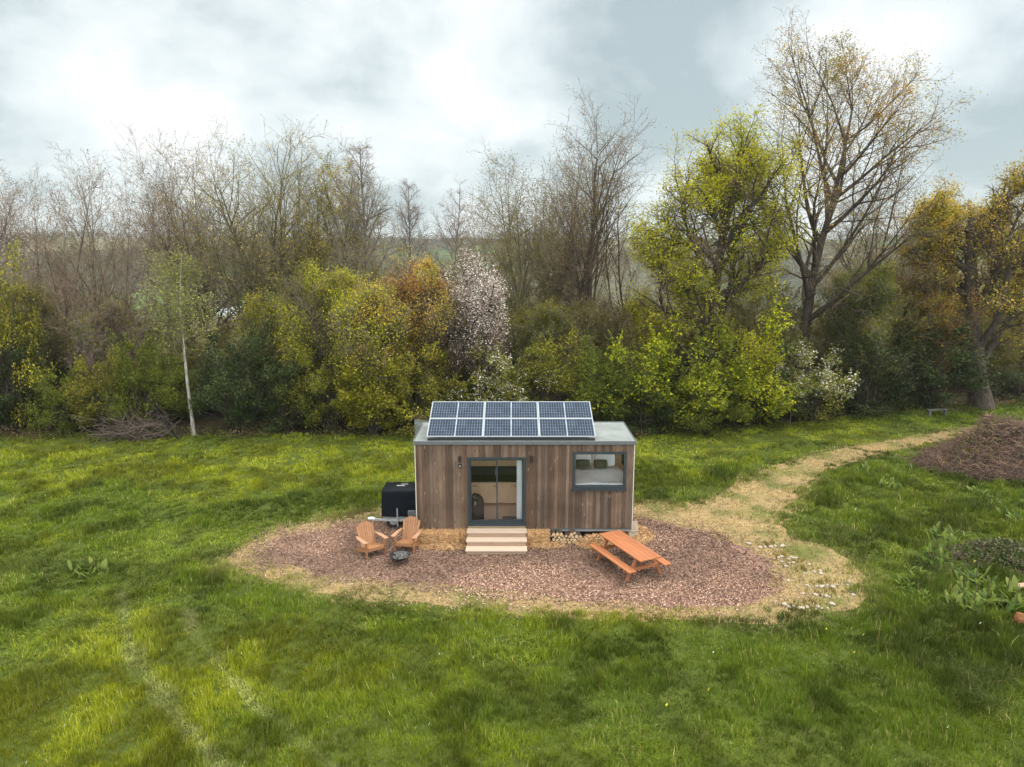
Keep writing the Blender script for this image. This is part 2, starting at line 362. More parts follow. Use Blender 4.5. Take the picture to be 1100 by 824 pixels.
def sheet(name, poly, z, material, label, cat):
    import bmesh
    bm = bmesh.new(); f = bm.faces.new([bm.verts.new((p[0], p[1], z)) for p in poly]); f.normal_update()
    if f.normal.z < 0: f.normal_flip()
    bmesh.ops.triangulate(bm, faces=[f]); me = bpy.data.meshes.new(name); bm.to_mesh(me); bm.free()
    me.materials.append(material); o = bpy.data.objects.new(name, me); COL.objects.link(o)
    return tag(o, label, cat, kind='structure')
def patch_mat(name, pts, scale, scale2, pts2=None):
    m, ns, ls = mat(name)
    out = N(ns, 'ShaderNodeOutputMaterial'); b = N(ns, 'ShaderNodeBsdfPrincipled'); b.inputs['Roughness'].default_value = .95; b.inputs['Specular IOR Level'].default_value = .1
    g = N(ns, 'ShaderNodeNewGeometry')
    n1 = N(ns, 'ShaderNodeTexNoise', Scale=scale, Detail=8.0, Roughness=.75); ls.new(g.outputs['Position'], n1.inputs[0])
    r1 = ramp(ns, pts); ls.new(n1.outputs[0], r1.inputs[0]); cur = r1.outputs[0]
    n2 = N(ns, 'ShaderNodeTexNoise', Scale=scale2, Detail=4.0); ls.new(g.outputs['Position'], n2.inputs[0])
    r2 = ramp(ns, pts2 or [(.3, (.75, .75, .75)), (.7, (1.2, 1.2, 1.2))]); ls.new(n2.outputs[0], r2.inputs[0])
    cur = mixc(ns, ls, 1.0, cur, r2.outputs[0], 'MULTIPLY')
    bm = N(ns, 'ShaderNodeBump', Strength=.8, Distance=.04); ls.new(n1.outputs[0], bm.inputs['Height']); ls.new(bm.outputs[0], b.inputs['Normal'])
    ls.new(cur, b.inputs['Base Color']); ls.new(b.outputs[0], out.inputs[0])
    return m
TAN = grow_poly(TAN, .16)
tanp = rough_poly(TAN, 31, .36)
sheet('path', tanp, .004, patch_mat('dry_cut_grass', [(.3, (.15, .105, .05)), (.5, (.25, .18, .088)), (.7, (.31, .23, .12))], 3.5, .5, [(.36, (.42, .62, .35)), (.5, (.95, .98, .95)), (.7, (1.1, 1.05, 1.0))]),
      'straw coloured track of dry mown grass curving away to the right', 'path')
mulp = rough_poly(grow_poly(MULCH, -.25), 47, .6)
sheet('mulch_ground', mulp, .008, patch_mat('bark_mulch', [(.3, (.09, .052, .04)), (.5, (.20, .12, .095)), (.7, (.30, .195, .16))], 9, .8), 'yard of reddish brown bark mulch in front of the cabin', 'ground')
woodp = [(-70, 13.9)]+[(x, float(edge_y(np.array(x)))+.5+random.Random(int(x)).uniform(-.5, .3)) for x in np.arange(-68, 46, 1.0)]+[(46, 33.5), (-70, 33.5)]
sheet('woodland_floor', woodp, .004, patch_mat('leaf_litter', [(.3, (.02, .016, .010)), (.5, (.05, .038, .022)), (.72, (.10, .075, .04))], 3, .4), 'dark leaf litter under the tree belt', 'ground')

# ------------------------------------------------------------------ grass
def blades(rng, x, y, h, w, lean, az, colr, z0=None):
    n = len(x); z0 = np.zeros(n) if z0 is None else z0
    a = rng.uniform(0, 2*np.pi, n); wx, wy = np.cos(a)*w/2, np.sin(a)*w/2
    lx, ly = np.cos(az)*lean, np.sin(az)*lean
    V = np.empty((n, 5, 3), np.float32)
    V[:, 0] = np.stack([x-wx, y-wy, z0], 1); V[:, 1] = np.stack([x+wx, y+wy, z0], 1)
    mx, my, mz = x+lx*h*.28, y+ly*h*.28, z0+h*.62
    V[:, 2] = np.stack([mx+wx*.8, my+wy*.8, mz], 1); V[:, 3] = np.stack([mx-wx*.8, my-wy*.8, mz], 1)
    V[:, 4] = np.stack([x+lx*h, y+ly*h, z0+h*np.sqrt(np.maximum(.08, 1.05-.75*lean**2))], 1)
    b = np.arange(n)*5
    q = np.stack([b, b+1, b+2, b+3], 1); t = np.stack([b+3, b+2, b+4], 1)
    return V.reshape(-1, 3), [q, t], np.repeat(colr, 5, 0)
def scatter(rng, d0, d1, dens, margin=3):
    """even scatter over the meadow between two distances in front of the viewpoint"""
    W = .74*d1+margin+3; n = int(2*W*(d1-d0)*dens)
    x = rng.uniform(-W, W, n); y = rng.uniform(d0, d1, n)+CY
    k = np.abs(x) < .74*(y-CY)+margin
    return x[k], y[k]
def lerp(a, b, t): return np.asarray(a)[None]*(1-t[:, None])+np.asarray(b)[None]*t[:, None]
def make_grass():
    rng = np.random.default_rng(5); parts = []; KB = 12
    for d0, d1, dens, w0, hs in ((9.5, 15, 1500, .011, 1.0), (15, 21, 1050, .014, 1.0), (21, 30, 620, .020, 1.0), (30, 47, 340, .030, 1.0)):
        tx, ty = scatter(rng, d0, d1, dens/KB); tr_ = rng.uniform(.025, .085, len(tx)); tcol = rng.normal(0, 1, len(tx)); th = rng.uniform(.7, 1.3, len(tx))
        ti = np.repeat(np.arange(len(tx)), KB); ox, oy = rng.normal(0, 1, len(ti)), rng.normal(0, 1, len(ti)); x = tx[ti]+ox*tr_[ti]; y = ty[ti]+oy*tr_[ti]; out_az = np.arctan2(oy, ox)
        sd = poly_sd(x, y, TAN)+(fbm(x, y, 1.1, 71)-.5)*1.5+(fbm(x, y, 4, 73, 2)-.5)*.9
        keep = rng.random(len(x)) < .03+.97*sst(-.9, .2, sd)+.12*sst(.54, .68, fbm(x, y, .8, 131, 3))*(poly_sd(x, y, MULCH) > .1)+.25*sst(-1.2, -.3, sd)*(x < -3)
        keep &= y < edge_y(x)+.6+(fbm(x, y, .8, 4)-.5)*1.6
        keep &= ~((x > -3.2) & (x < 4.05) & (y > -.2) & (y < 2.7))
        x, y, sd, ti, out_az = x[keep], y[keep], sd[keep], ti[keep], out_az[keep]
        tuss = fbm(x, y, 1.15, 11, 3); lush = fbm(x, y, .16, 23, 3); fine = vn(x, y, 3.2, 37)
        wob = (fbm(x, y, 1.3, 8)-.5)*.5; tA = 1-sst(.02, .27, line_d(x, y, TRACKS[0])+wob); tB = 1-sst(.02, .24, line_d(x, y, TRACKS[1])+wob)
        track = np.maximum(tA*(.7+.3*vn(x, y, .8, 76)), tB*(.40+.4*sst(.3, .65, vn(x, y, .7, 77))))
        right = sst(7, 10, x)*sst(10, 6, y)      # taller, greener growth right of the track
        h = .78*(.06+.17*sst(.36, .66, tuss)+.07*fine)*(.7+.6*lush)*(1+.35*right)*rng.uniform(.6, 1.25, len(x))*th[ti]
        far = sst(9, 12.5, y); h *= 1-.35*far
        h *= sst(-.5, .35, sd)*.7+.3; h *= 1-.55*track
        wind = fbm(x, y, .35, 51, 2)*14; az = np.arctan2(np.sin(out_az)*1.1+np.sin(wind)*.7, np.cos(out_az)*1.1+np.cos(wind)*.7)+rng.normal(0, .4, len(x)); lean = np.clip(rng.uniform(.1, .65, len(x))+.5*track+.35*(vn(x, y, .45, 61) > .70), 0, 1.1)
        deep = np.array((.080, .122, .009)); mid = np.array((.165, .212, .011)); yel = np.array((.235, .258, .012)); pale = np.array((.44, .44, .21)); straw = np.array((.42, .34, .15))
        t1 = np.clip(.04+sst(.30, .60, fbm(x, y, .22, 91, 3))*.5+.9*(fbm(x, y, 1.4, 95, 2)-.5)+.16*tcol[ti]+rng.normal(0, .12, len(x)), 0, 1)
        c = lerp(deep, mid, t1)
        yl = sst(.44, .66, fbm(x, y, .13, 101, 3)+.16*(fbm(x, y, 1.5, 5, 2)-.5)+.035*tcol[ti])*(1-.55*right)
        c = c*(1-yl[:, None]*.85)+yel[None]*yl[:, None]*.85
        c = c*(1-.15*right[:, None])
        c = c*(1-track[:, None]*.42)+pale[None]*track[:, None]*.42
        dry = (1-sst(-.3, .7, sd))*.5*(1-.7*((x > 6.5) | (y < -4.5)))+(rng.random(len(x)) < .035)*.8
        dry = np.clip(dry, 0, 1); c = c*(1-dry[:, None])+straw[None]*dry[:, None]
        c *= (.66+.72*sst(.36, .64, fbm(x, y, .9, 151, 3)))[:, None]*rng.uniform(.65, 1.3, (len(x), 1))
        parts.append(blades(rng, x, y, h, w0*rng.uniform(.6, 1.3, len(x)), lean, az, c))
    off = 0; V = []; Q = []; T = []; C = []
    for v, (q, t), c in parts:
        V.append(v); Q.append(q+off); T.append(t+off); C.append(c); off += len(v)
    o = np_mesh('meadow_grass', np.concatenate(V), [np.concatenate(Q), np.concatenate(T)], M['grass'], col=np.concatenate(C))
    tag(o, 'long tufted green grass of the meadow around the cabin', 'grass', kind='stuff')
make_grass()

def make_litter():
    rng = np.random.default_rng(8)
    # bark chips
    n = 150000; P = np.array(MULCH); x = rng.uniform(P[:, 0].min()-.6, P[:, 0].max()+.6, n); y = rng.uniform(P[:, 1].min()-.6, P[:, 1].max()+.6, n)
    sd = poly_sd(x, y, MULCH)+(fbm(x, y, .9, 47)-.5)*1.3+(fbm(x, y, 3, 49, 2)-.5)*.6; k = (sd < 0) | ((sd < 1.5) & (rng.random(n) < .32*(1-sd/1.5)**1.6)); x, y = x[k], y[k]; n = len(x)
    a = rng.uniform(0, np.pi, n); L = rng.uniform(.018, .068, n); W = rng.uniform(.009, .022, n); tilt = rng.normal(0, .35, n); z = rng.uniform(.012, .05, n)
    ux, uy = np.cos(a), np.sin(a); wx, wy = -uy, ux; V = np.empty((n, 4, 3), np.float32)
    for i, (s, t) in enumerate(((-1, -1), (1, -1), (1, 1), (-1, 1))):
        V[:, i, 0] = x+ux*L/2*s+wx*W/2*t; V[:, i, 1] = y+uy*L/2*s+wy*W/2*t; V[:, i, 2] = np.maximum(.011, z+L/2*s*np.sin(tilt)+.008*t)
    t = rng.random(n); pal = np.array([(.125, .069, .046), (.268, .158, .108), (.355, .228, .162), (.455, .325, .245), (.205, .12, .080)])
    worn = np.clip(sst(.40, .60, fbm(x, y, .4, 12, 3))*.7+.55*sst(-1.9, -3.4, y)+.3*sst(5, 7, x)-.35*sst(.54, .66, fbm(x, y, .9, 19, 2))+.5*(1-sst(.15, .7, line_d(x, y, [(-.5, -1.3), (1.2, -2.9), (3.2, -3.9), (6, -3.2), (8.5, -.8)]))), 0, 1); c = pal[rng.choice(5, n, p=[.15, .31, .28, .1, .16])]*(.58+.55*worn[:, None])*rng.uniform(.8, 1.2, (n, 1))
    o = np_mesh('bark_mulch', V.reshape(-1, 3), [np.arange(n*4).reshape(-1, 4)], M['chip'], col=np.repeat(c, 4, 0)); tag(o, 'loose reddish brown bark chips spread over the yard', 'mulch', kind='stuff')
    # dry stalks on the mown track
    n = 120000; P = np.array(TAN); x = rng.uniform(P[:, 0].min()-1, P[:, 0].max()+1, n); y = rng.uniform(P[:, 1].min()-1, P[:, 1].max()+1, n)
    sd = poly_sd(x, y, TAN)+(fbm(x, y, .9, 31)-.5)*1.0; sm = poly_sd(x, y, MULCH)+(fbm(x, y, .9, 47)-.5)*.8
    k = (sd < .25) & ((sm > 0) | (rng.random(n) < .012)); x, y = x[k], y[k]; n = len(x)
    h = rng.uniform(.03, .11, n); lean = rng.uniform(.95, 1.18, n); az = rng.uniform(0, 6.28, n)
    pal = np.array([(.32, .235, .112), (.26, .182, .082), (.375, .285, .15), (.185, .125, .057), (.15, .165, .03)])
    gr = sst(.50, .68, fbm(x, y, .55, 66, 3)); pick = np.where(rng.random(n) < gr*.6, 4, rng.choice(4, n)); c = pal[pick]*rng.uniform(.75, 1.2, (n, 1))*(.62+.55*sst(.35, .62, fbm(x, y, .75, 141, 3)))[:, None]
    v, f, cc = blades(rng, x, y, h, rng.uniform(.012, .024, n), lean, az, c, np.full(n, .006))
    o = np_mesh('dry_grass_stalks', v, f, M['strawblade'], col=cc); tag(o, 'dry cut grass stalks lying along the track', 'dry grass', kind='stuff')
    # daisies
    n = 130; x = rng.uniform(-20, 16, n); y = rng.uniform(-11, 11, n); k = (poly_sd(x, y, TAN) > .4) & ((x > 5) | (x < -3.8) | (y < -.5)); x, y = x[k], y[k]; n = len(x)
    V = np.empty((n, 4, 3), np.float32); r = rng.uniform(.010, .018, n)
    for i, (s, t) in enumerate(((-1, -1), (1, -1), (1, 1), (-1, 1))): V[:, i] = np.stack([x+s*r, y+t*r, .24+.05*s*rng.random(n)], 1)
    c = np.where(rng.random((n, 1)) < .6, np.array([[.7, .7, .66]]), np.array([[.6, .5, .05]]))
    o = np_mesh('meadow_flowers', V.reshape(-1, 3), [np.arange(n*4).reshape(-1, 4)], M['strawblade'], col=np.repeat(c, 4, 0)); tag(o, 'tiny white and yellow flowers dotted through the grass', 'flowers', kind='stuff')
make_litter()

# ------------------------------------------------------------------ trees
def vnorm(a): return a/np.linalg.norm(a)
def grow(rng, sp, out, p, d, L, r0, lvl):
    """one branch as a polyline kept inside the crown's outline, then its children"""
    n = sp['seg'][lvl]; taper = sp['taper'][lvl]; wan = sp['wander'][lvl]; up = sp['up'][lvl]; env = sp['env']; slack = (1.02, 1.0, 1.0, 1.05, 1.12)[lvl]*rng.uniform((.97, sp.get('rag', .80), sp.get('rag', .82), .9, .9)[lvl], (1.0, .99, 1.08, 1.1, 1.1)[lvl])
    px, py, pz = p; dx, dy, dz = d; pts = [(px, py, pz)]; dirs = [(dx, dy, dz)]
    for i in range(n):
        dx += rng.gauss(0, wan); dy += rng.gauss(0, wan); dz += rng.gauss(0, wan)+up
        l = math.sqrt(dx*dx+dy*dy+dz*dz) or 1; dx /= l; dy /= l; dz /= l
        px += dx*L/n; py += dy*L/n; pz += dz*L/n
        if pz < .25: pz = .25
        pts.append((px, py, pz)); dirs.append((dx, dy, dz))
        if env(px, py, pz) > slack and (lvl < 2 or i >= n//2): break
    n = len(pts)-1
    rad = [max(sp['rmin'], r0*(1-(1-taper)*i/n)) for i in range(n+1)]
    out[lvl].append((pts, rad))
    if lvl >= sp['levels']-1: return
    full = min(1, n/sp['seg'][lvl]+.15)
    k = sp['kids'][lvl]*full; st = sp['start'][lvl]; ph = rng.uniform(0, 6.28)
    k = max(1, int(k*rng.uniform(.8, 1.2)+.5))
    for j in range(k):
        t = st+(1-st)*(j+rng.random())/k; f = t*n; i = min(n-1, int(f)); f -= i
        q = tuple(pts[i][c]*(1-f)+pts[i+1][c]*f for c in range(3)); D = dirs[i+1]; rr = rad[i]*(1-f)+rad[i+1]*f
        ang = R(sp['ang'][lvl])*(rng.uniform(.6, 1.3) if lvl or sp['trunk'] > .5 else .12+1.15*((j*.618+ph) % 1)); az = ph+j*2.4+rng.uniform(-.5, .5)
        rx, ry, rz = (0, 0, 1) if abs(D[2]) < .9 else (1, 0, 0)
        ux, uy, uz = D[1]*rz-D[2]*ry, D[2]*rx-D[0]*rz, D[0]*ry-D[1]*rx
        l = math.sqrt(ux*ux+uy*uy+uz*uz); ux /= l; uy /= l; uz /= l
        vx, vy, vz = D[1]*uz-D[2]*uy, D[2]*ux-D[0]*uz, D[0]*uy-D[1]*ux
        ca, sa = math.cos(ang), math.sin(ang); cz, sz = math.cos(az), math.sin(az)
        nd = (D[0]*ca+sa*(ux*cz+vx*sz), D[1]*ca+sa*(uy*cz+vy*sz), D[2]*ca+sa*(uz*cz+vz*sz))
        cl = L*sp['ratio'][lvl]*(1-sp['shape'][lvl]*t)*rng.uniform(.7, 1.25)
        grow(rng, sp, out, q, nd, cl, max(sp['rmin'], min(rr*.8, r0*sp['rr'][lvl]*rng.uniform(.75, 1.15))), lvl+1)
def tubes(branches, sides):
    """vectorised tube mesh of polylines"""
    V = []; Fq = []; off = 0; groups = {}
    for b in branches: groups.setdefault(len(b[0]), []).append(b)
    for n, bs in groups.items():
        P = np.array([b[0] for b in bs]); Rr = np.array([b[1] for b in bs]); B = len(bs)
        T = np.gradient(P, axis=1); T /= np.linalg.norm(T, axis=2, keepdims=True)+1e-9
        mt = P[:, -1]-P[:, 0]; ref = np.where(np.abs(mt[:, 2:3]) < .8*np.linalg.norm(mt, axis=1, keepdims=True), np.array([[0, 0, 1.]]), np.array([[1., .2, 0]]))
        U = np.cross(T, ref[:, None, :]); U /= np.linalg.norm(U, axis=2, keepdims=True)+1e-9; W = np.cross(T, U)
        a = 2*np.pi*np.arange(sides)/sides
        ring = P[:, :, None, :]+Rr[:, :, None, None]*(np.cos(a)[None, None, :, None]*U[:, :, None, :]+np.sin(a)[None, None, :, None]*W[:, :, None, :])
        V.append(ring.reshape(-1, 3)); ix = np.arange(B*n*sides).reshape(B, n, sides)+off; nx = np.roll(ix, -1, 2)
        Fq.append(np.stack([ix[:, :-1], nx[:, :-1], nx[:, 1:], ix[:, 1:]], -1).reshape(-1, 4)); off += B*n*sides
    return (np.concatenate(V), np.concatenate(Fq)) if V else (np.zeros((0, 3)), np.zeros((0, 4), int))
def join(*vf):
    V = []; Fs = []; off = 0
    for v, f in vf:
        if len(v): V.append(v); Fs.append(f+off); off += len(v)
    return np.concatenate(V), np.concatenate(Fs)
def leaf_quads(rng, c, size, aspect=.6, upbias=.5):
    n = len(c); nrm = rng.normal(0, 1, (n, 3)); nrm[:, 2] = np.abs(nrm[:, 2])+upbias; nrm /= np.linalg.norm(nrm, axis=1, keepdims=True)
    a = rng.normal(0, 1, (n, 3)); a -= nrm*(a*nrm).sum(1, keepdims=True); a /= np.linalg.norm(a, axis=1, keepdims=True)+1e-9; b = np.cross(nrm, a)
    s = (size*rng.uniform(.6, 1.35, n))[:, None]
    V = np.stack([c+a*s*.5, c+b*s*.5*aspect+nrm*s*.08, c-a*s*.5, c-b*s*.5*aspect+nrm*s*.08], 1)
    return V.reshape(-1, 3), np.arange(n*4).reshape(-1, 4)
def pal_cols(rng, n, pal, spread=.18):
    pal = np.array(pal); c = pal[rng.integers(0, len(pal), n)]; return c*rng.uniform(1-spread, 1+spread, (n, 1))

SPEC = {
 'upright': dict(levels=5, seg=(10, 7, 6, 4, 3), taper=(.2, .25, .3, .4, .5), wander=(.045, .08, .12, .18, .24), up=(.03, .09, .06, .03, .02), kids=(24, 11, 8, 6, 0), start=(.24, .2, .12, .1, 0),
     ang=(36, 36, 42, 46, 0), ratio=(.62, .42, .40, .50, 0), shape=(.55, .3, .3, .2, 0), rr=(.42, .42, .45, .5, 0), rmin=.0065, trunk=.97, prof=([0, .12, .28, .5, .75, .9, 1.0], [.25, .45, .8, 1.0, .78, .5, .18])),
 'fan': dict(levels=5, seg=(4, 10, 6, 4, 3), taper=(.75, .08, .3, .4, .5), wander=(.05, .045, .10, .16, .22), up=(.0, .02, .05, .04, .02), kids=(13, 13, 7, 4, 0), start=(.2, .15, .1, .1, 0),
     ang=(42, 30, 36, 44, 0), ratio=(5.0, .36, .42, .52, 0), shape=(.05, .4, .3, .2, 0), rr=(.42, .32, .42, .5, 0), rmin=.0065, trunk=.18, prof=([0, .15, .4, .7, .9, 1.0], [.2, .4, .85, 1.0, .8, .25])),
 'vase': dict(levels=5, seg=(5, 11, 6, 4, 3), taper=(.8, .07, .28, .4, .5), wander=(.04, .05, .11, .16, .22), up=(.0, .032, .04, .03, .02), kids=(15, 13, 8, 5, 0), start=(.4, .12, .1, .1, 0),
     ang=(50, 42, 42, 46, 0), ratio=(2.9, .42, .44, .52, 0), shape=(.05, .35, .3, .2, 0), rr=(.36, .34, .42, .5, 0), rmin=.0065, trunk=.30, prof=([0, .2, .35, .58, .8, .92, .98, 1.0], [.15, .3, .65, 1.0, .92, .68, .4, .2])),
 'feather': dict(levels=4, seg=(10, 6, 5, 4), taper=(.12, .25, .35, .5), wander=(.04, .08, .14, .22), up=(.02, .05, .02, .0), kids=(34, 12, 9, 0), start=(.22, .12, .1, 0),
     ang=(46, 42, 46, 0), ratio=(.34, .48, .5, 0), shape=(.6, .3, .2, 0), rr=(.28, .42, .5, 0), rmin=.0065, trunk=1.0, prof=([0, .2, .45, .7, 1.0], [.3, .8, 1.0, .75, .12])),
 'oak': dict(levels=5, seg=(6, 9, 6, 4, 3), taper=(.5, .2, .3, .4, .5), wander=(.06, .14, .19, .22, .25), up=(.02, .05, .03, .02, .02), kids=(20, 12, 8, 6, 0), start=(.22, .2, .15, .12, 0),
     ang=(56, 44, 46, 48, 0), ratio=(.68, .44, .44, .48, 0), shape=(.45, .35, .3, .2, 0), rr=(.42, .42, .45, .5, 0), rmin=.007, trunk=.80, prof=([0, .1, .25, .5, .75, .9, .97, 1.0], [.4, .75, .95, 1.0, .86, .62, .38, .15])),
}
def make_tree(name, label, cat, x, y, H, width, sp, barkm, seed, r0=.22, twigm=None, leaves=None, leaf=None, lean=(0, 0), z0=0.0, group=None, mods=None, trunks=1, twigs_to=3):
    """leaves: dict(n per twig point, size, pal, spread, zmin, prob)"""
    rng = random.Random(seed); nr = np.random.default_rng(seed)
    s = dict(SPEC[sp]); s.update(mods or {}); out = [[] for _ in range(s['levels'])]
    pk, pv = s['prof']; p1, p2 = rng.uniform(0, 6), rng.uniform(0, 6); tab = [float(np.interp(i/100, pk, pv)) for i in range(101)]
    def env(px, py, pz):
        t = pz/H
        if t >= 1: return 1+t
        qx, qy = px-lean[0]*pz, py-lean[1]*pz; a = math.atan2(qy, qx)
        return math.hypot(qx, qy)/(width/2*tab[int(t*100)]*(1+.10*math.sin(3*a+p1+4*t)+.09*math.sin(5*a+p2-9*t)))
    s['env'] = env
    for t in range(trunks):
        a = rng.uniform(0, 6.28); off = .0 if trunks == 1 else .35
        d = vnorm(np.array((lean[0]+(.16*math.cos(a) if trunks > 1 else 0), lean[1]+(.16*math.sin(a) if trunks > 1 else 0), 1.)))
        grow(rng, s, out, (off*math.cos(a), off*math.sin(a), -.1), tuple(d), s['trunk']*H, r0*(1.25 if sp == 'vase' else 1)*(1 if t == 0 else .75), 0)
    out = [[(np.array(b[0]), b[1]) for b in l] for l in out]
    # root flare
    for b in out[0]:
        if b[0][0][2] < .3: b[1][0] *= 1.45
    sides = (9, 7, 5, 3, 3)
    big = join(*[tubes(out[i], sides[i]) for i in range(min(twigs_to, s['levels']))])
    rt = root(name, label, cat, (x, y, z0), rng.uniform(-.1, .1), group)
    np_mesh('trunk', big[0], [big[1]], M[barkm], rt, smooth=True)
    V, Fq = zip(*[tubes(out[i], 3) for i in range(twigs_to, s['levels'])]) if twigs_to < s['levels'] else ((), ())
    tw = join(*zip(V, Fq)); np_mesh('twigs', tw[0], [tw[1]], M[twigm or TWIG.get(barkm, barkm)], rt)
    if leaves:
        tips = [b for i in range(s['levels']-2, s['levels']) for b in out[i]]
        P = np.concatenate([np.asarray(b[0])[1:] for b in tips])
        zr = P[:, 2]/H; k = nr.random(len(P)) < leaves.get('prob', 1)*np.interp(zr, *leaves.get('zfun', ([0, 1], [1, 1])))
        if 'cl' in leaves: k &= (fbm(P[:, 0]+P[:, 2]*.7+seed, P[:, 1]-P[:, 2]*.4, leaves['cl'], seed, 2) > leaves.get('clt', .5))
        P = P[k]; n = leaves['n']; P = np.repeat(P, n, 0)+nr.normal(0, leaves.get('spread', .18), (len(P)*n, 3))
        if len(P) > leaves.get('max', 45000): P = P[nr.choice(len(P), leaves.get('max', 45000), replace=False)]
        v, f = leaf_quads(nr, P, leaves['size'])
        cl = fbm(P[:, 0]*1.0+P[:, 2], P[:, 1]+P[:, 2]*.6, .55, seed, 2); pa = np.array(leaves['pal']); pi = (fbm(P[:, 0]-P[:, 2]*.8, P[:, 1]+P[:, 2], .8, seed+3, 2)*1.8-.4+nr.normal(0, .10, len(P))).clip(0, .999)*len(pa); c = pa[pi.astype(int)]*nr.uniform(.88, 1.12, (len(P), 1))
        c = c*(.75+.5*cl[:, None])
        np_mesh('crown', v, [f], M[leaves.get('mat', 'leaf')], rt, col=np.repeat(c, 4, 0))
    return rt

TWIG = {'bark_dark': 'twig_brown', 'bark_moss': 'twig_olive', 'bark_grey': 'twig_grey', 'bark_red': 'twig_red', 'bark_ivy': 'twig_grey'}
OLIVE = [(.235, .215, .026), (.29, .25, .03), (.19, .185, .022)]
YG = [(.36, .35, .018), (.28, .29, .018), (.42, .38, .025)]
LIME = [(.42, .42, .014), (.34, .35, .012), (.50, .47, .02), (.26, .285, .012)]
ORNG = [(.42, .22, .04), (.48, .27, .05), (.33, .19, .045), (.42, .29, .06)]
GOLD = [(.44, .32, .03), (.52, .37, .04), (.35, .28, .03)]
PINKW = [(.66, .57, .52), (.74, .67, .62), (.60, .50, .45)]
DARK = [(.034, .050, .010), (.052, .072, .013), (.022, .034, .007)]
GREEN = [(.125, .155, .016), (.17, .195, .02), (.085, .11, .014)]
BROWN = [(.16, .115, .055), (.20, .14, .07), (.12, .10, .045)]
PALEG = [(.22, .25, .05), (.26, .28, .07), (.18, .21, .045)]

def tr(name, label, u, Y, vt, wpx, sp, barkm, seed, cat='tree', **kw):
    H = at_y(u, vt, Y)[2]*kw.pop('hk', .94); x = x_at(u, Y); w = wpx/F*((Y-CY)*CP+(CH-H*.6)*SP)
    return make_tree(name, label, cat, x, Y, H, w, sp, barkm, seed, **kw)

def lv(n, size, pal, **k): return dict(n=n, size=size, pal=pal, **k)
tr('bare_tree', 'tall bare tree with pale purplish twigs standing at the left end of the belt', 4, 24, 143, 95, 'vase', 'bark_grey', 1, mods=dict(ang=(42, 42, 42, 46, 0), trunk=.46, ratio=(1.6, .44, .44, .52, 0), start=(.5, .12, .1, .1, 0), kids=(13, 12, 7, 4, 0)), leaves=lv(1, .09, PINKW+BROWN, prob=.6))
tr('bare_tree', 'bare fan-shaped tree with a rusty haze of buds along its top', 82, 21, 176, 150, 'fan', 'bark_red', 2, r0=.18, leaves=lv(1, .09, [(.30, .17, .07), (.24, .15, .07)], prob=.6, zfun=([0, .8, .95], [0, 0, 1])))
tr('bare_tree', 'leafless reddish brown tree of many slanting limbs left of the white-stemmed birch', 142, 20, 168, 170, 'fan', 'bark_red', 33, r0=.18)
tr('bare_tree', 'slender bare tree just behind the slanting-limbed tree, flecked with tiny green leaves', 186, 27, 158, 85, 'vase', 'bark_grey', 4, mods=dict(ang=(42, 42, 42, 46, 0), trunk=.46, ratio=(1.6, .44, .44, .52, 0), start=(.5, .12, .1, .1, 0), kids=(13, 12, 7, 4, 0)), r0=.16, leaves=lv(1, .08, PALEG+BROWN, prob=.55))
tr('bare_tree', 'twin-limbed bare tree with sparse yellowish buds right above the pale birch crown', 232, 25, 153, 115, 'vase', 'bark_dark', 5, mods=dict(trunk=.36, ratio=(2.1, .42, .44, .52, 0), start=(.5, .12, .1, .1, 0), kids=(12, 12, 7, 4, 0)), leaves=lv(1, .09, OLIVE+BROWN, prob=.7))
tr('mossy_tree', 'broad mossy-stemmed bare tree with olive haze in its middle, left of centre', 288, 22, 133, 140, 'vase', 'bark_moss', 6, r0=.3, mods=dict(trunk=.42, ratio=(1.8, .44, .44, .52, 0), start=(.45, .12, .1, .1, 0), kids=(14, 13, 7, 4, 0)), leaves=lv(1, .09, OLIVE+GOLD, prob=.75, cl=.5, clt=.40))
tr('bare_tree', 'narrow bare tree with a forked rounded top beside the broad mossy tree', 330, 25, 131, 80, 'vase', 'bark_moss', 7, mods=dict(ang=(42, 42, 42, 46, 0), trunk=.46, ratio=(1.6, .44, .44, .52, 0), start=(.5, .12, .1, .1, 0), kids=(13, 12, 7, 4, 0)), r0=.2, leaves=lv(1, .08, OLIVE+BROWN, prob=.6))
tr('budding_tree', 'ochre budding tree between the forked bare tree and the feathery one', 366, 24, 160, 80, 'upright', 'bark_moss', 8, r0=.18, leaves=lv(1, .10, GOLD+OLIVE, prob=.6))
tr('feathery_tree', 'thin feathery tree with spreading wisps poking above the yellow-green trees', 394, 22, 138, 120, 'feather', 'bark_grey', 9, r0=.17, leaves=lv(1, .10, OLIVE+PALEG, prob=.55, zfun=([0, .5, .75, 1], [1, 1, .35, .05])))
tr('bare_tree', 'thin grey bare tree far back in the gap, left of the pair over the blossom', 444, 40, 184, 62, 'feather', 'bark_grey', 10, r0=.15)
tr('bare_tree', 'thin grey bare tree far back in the gap, right of the pair over the blossom', 486, 42, 186, 74, 'feather', 'bark_grey', 11, r0=.15)
tr('budding_tree', 'leaning multi-stemmed tree with sparse small leaves right of the gap', 556, 22, 150, 110, 'vase', 'bark_moss', 12, mods=dict(ang=(42, 42, 42, 46, 0), trunk=.46, ratio=(1.6, .44, .44, .52, 0), start=(.5, .12, .1, .1, 0), kids=(13, 12, 7, 4, 0)), r0=.18, lean=(-.06, 0), leaves=lv(1, .09, OLIVE+BROWN, prob=.8))
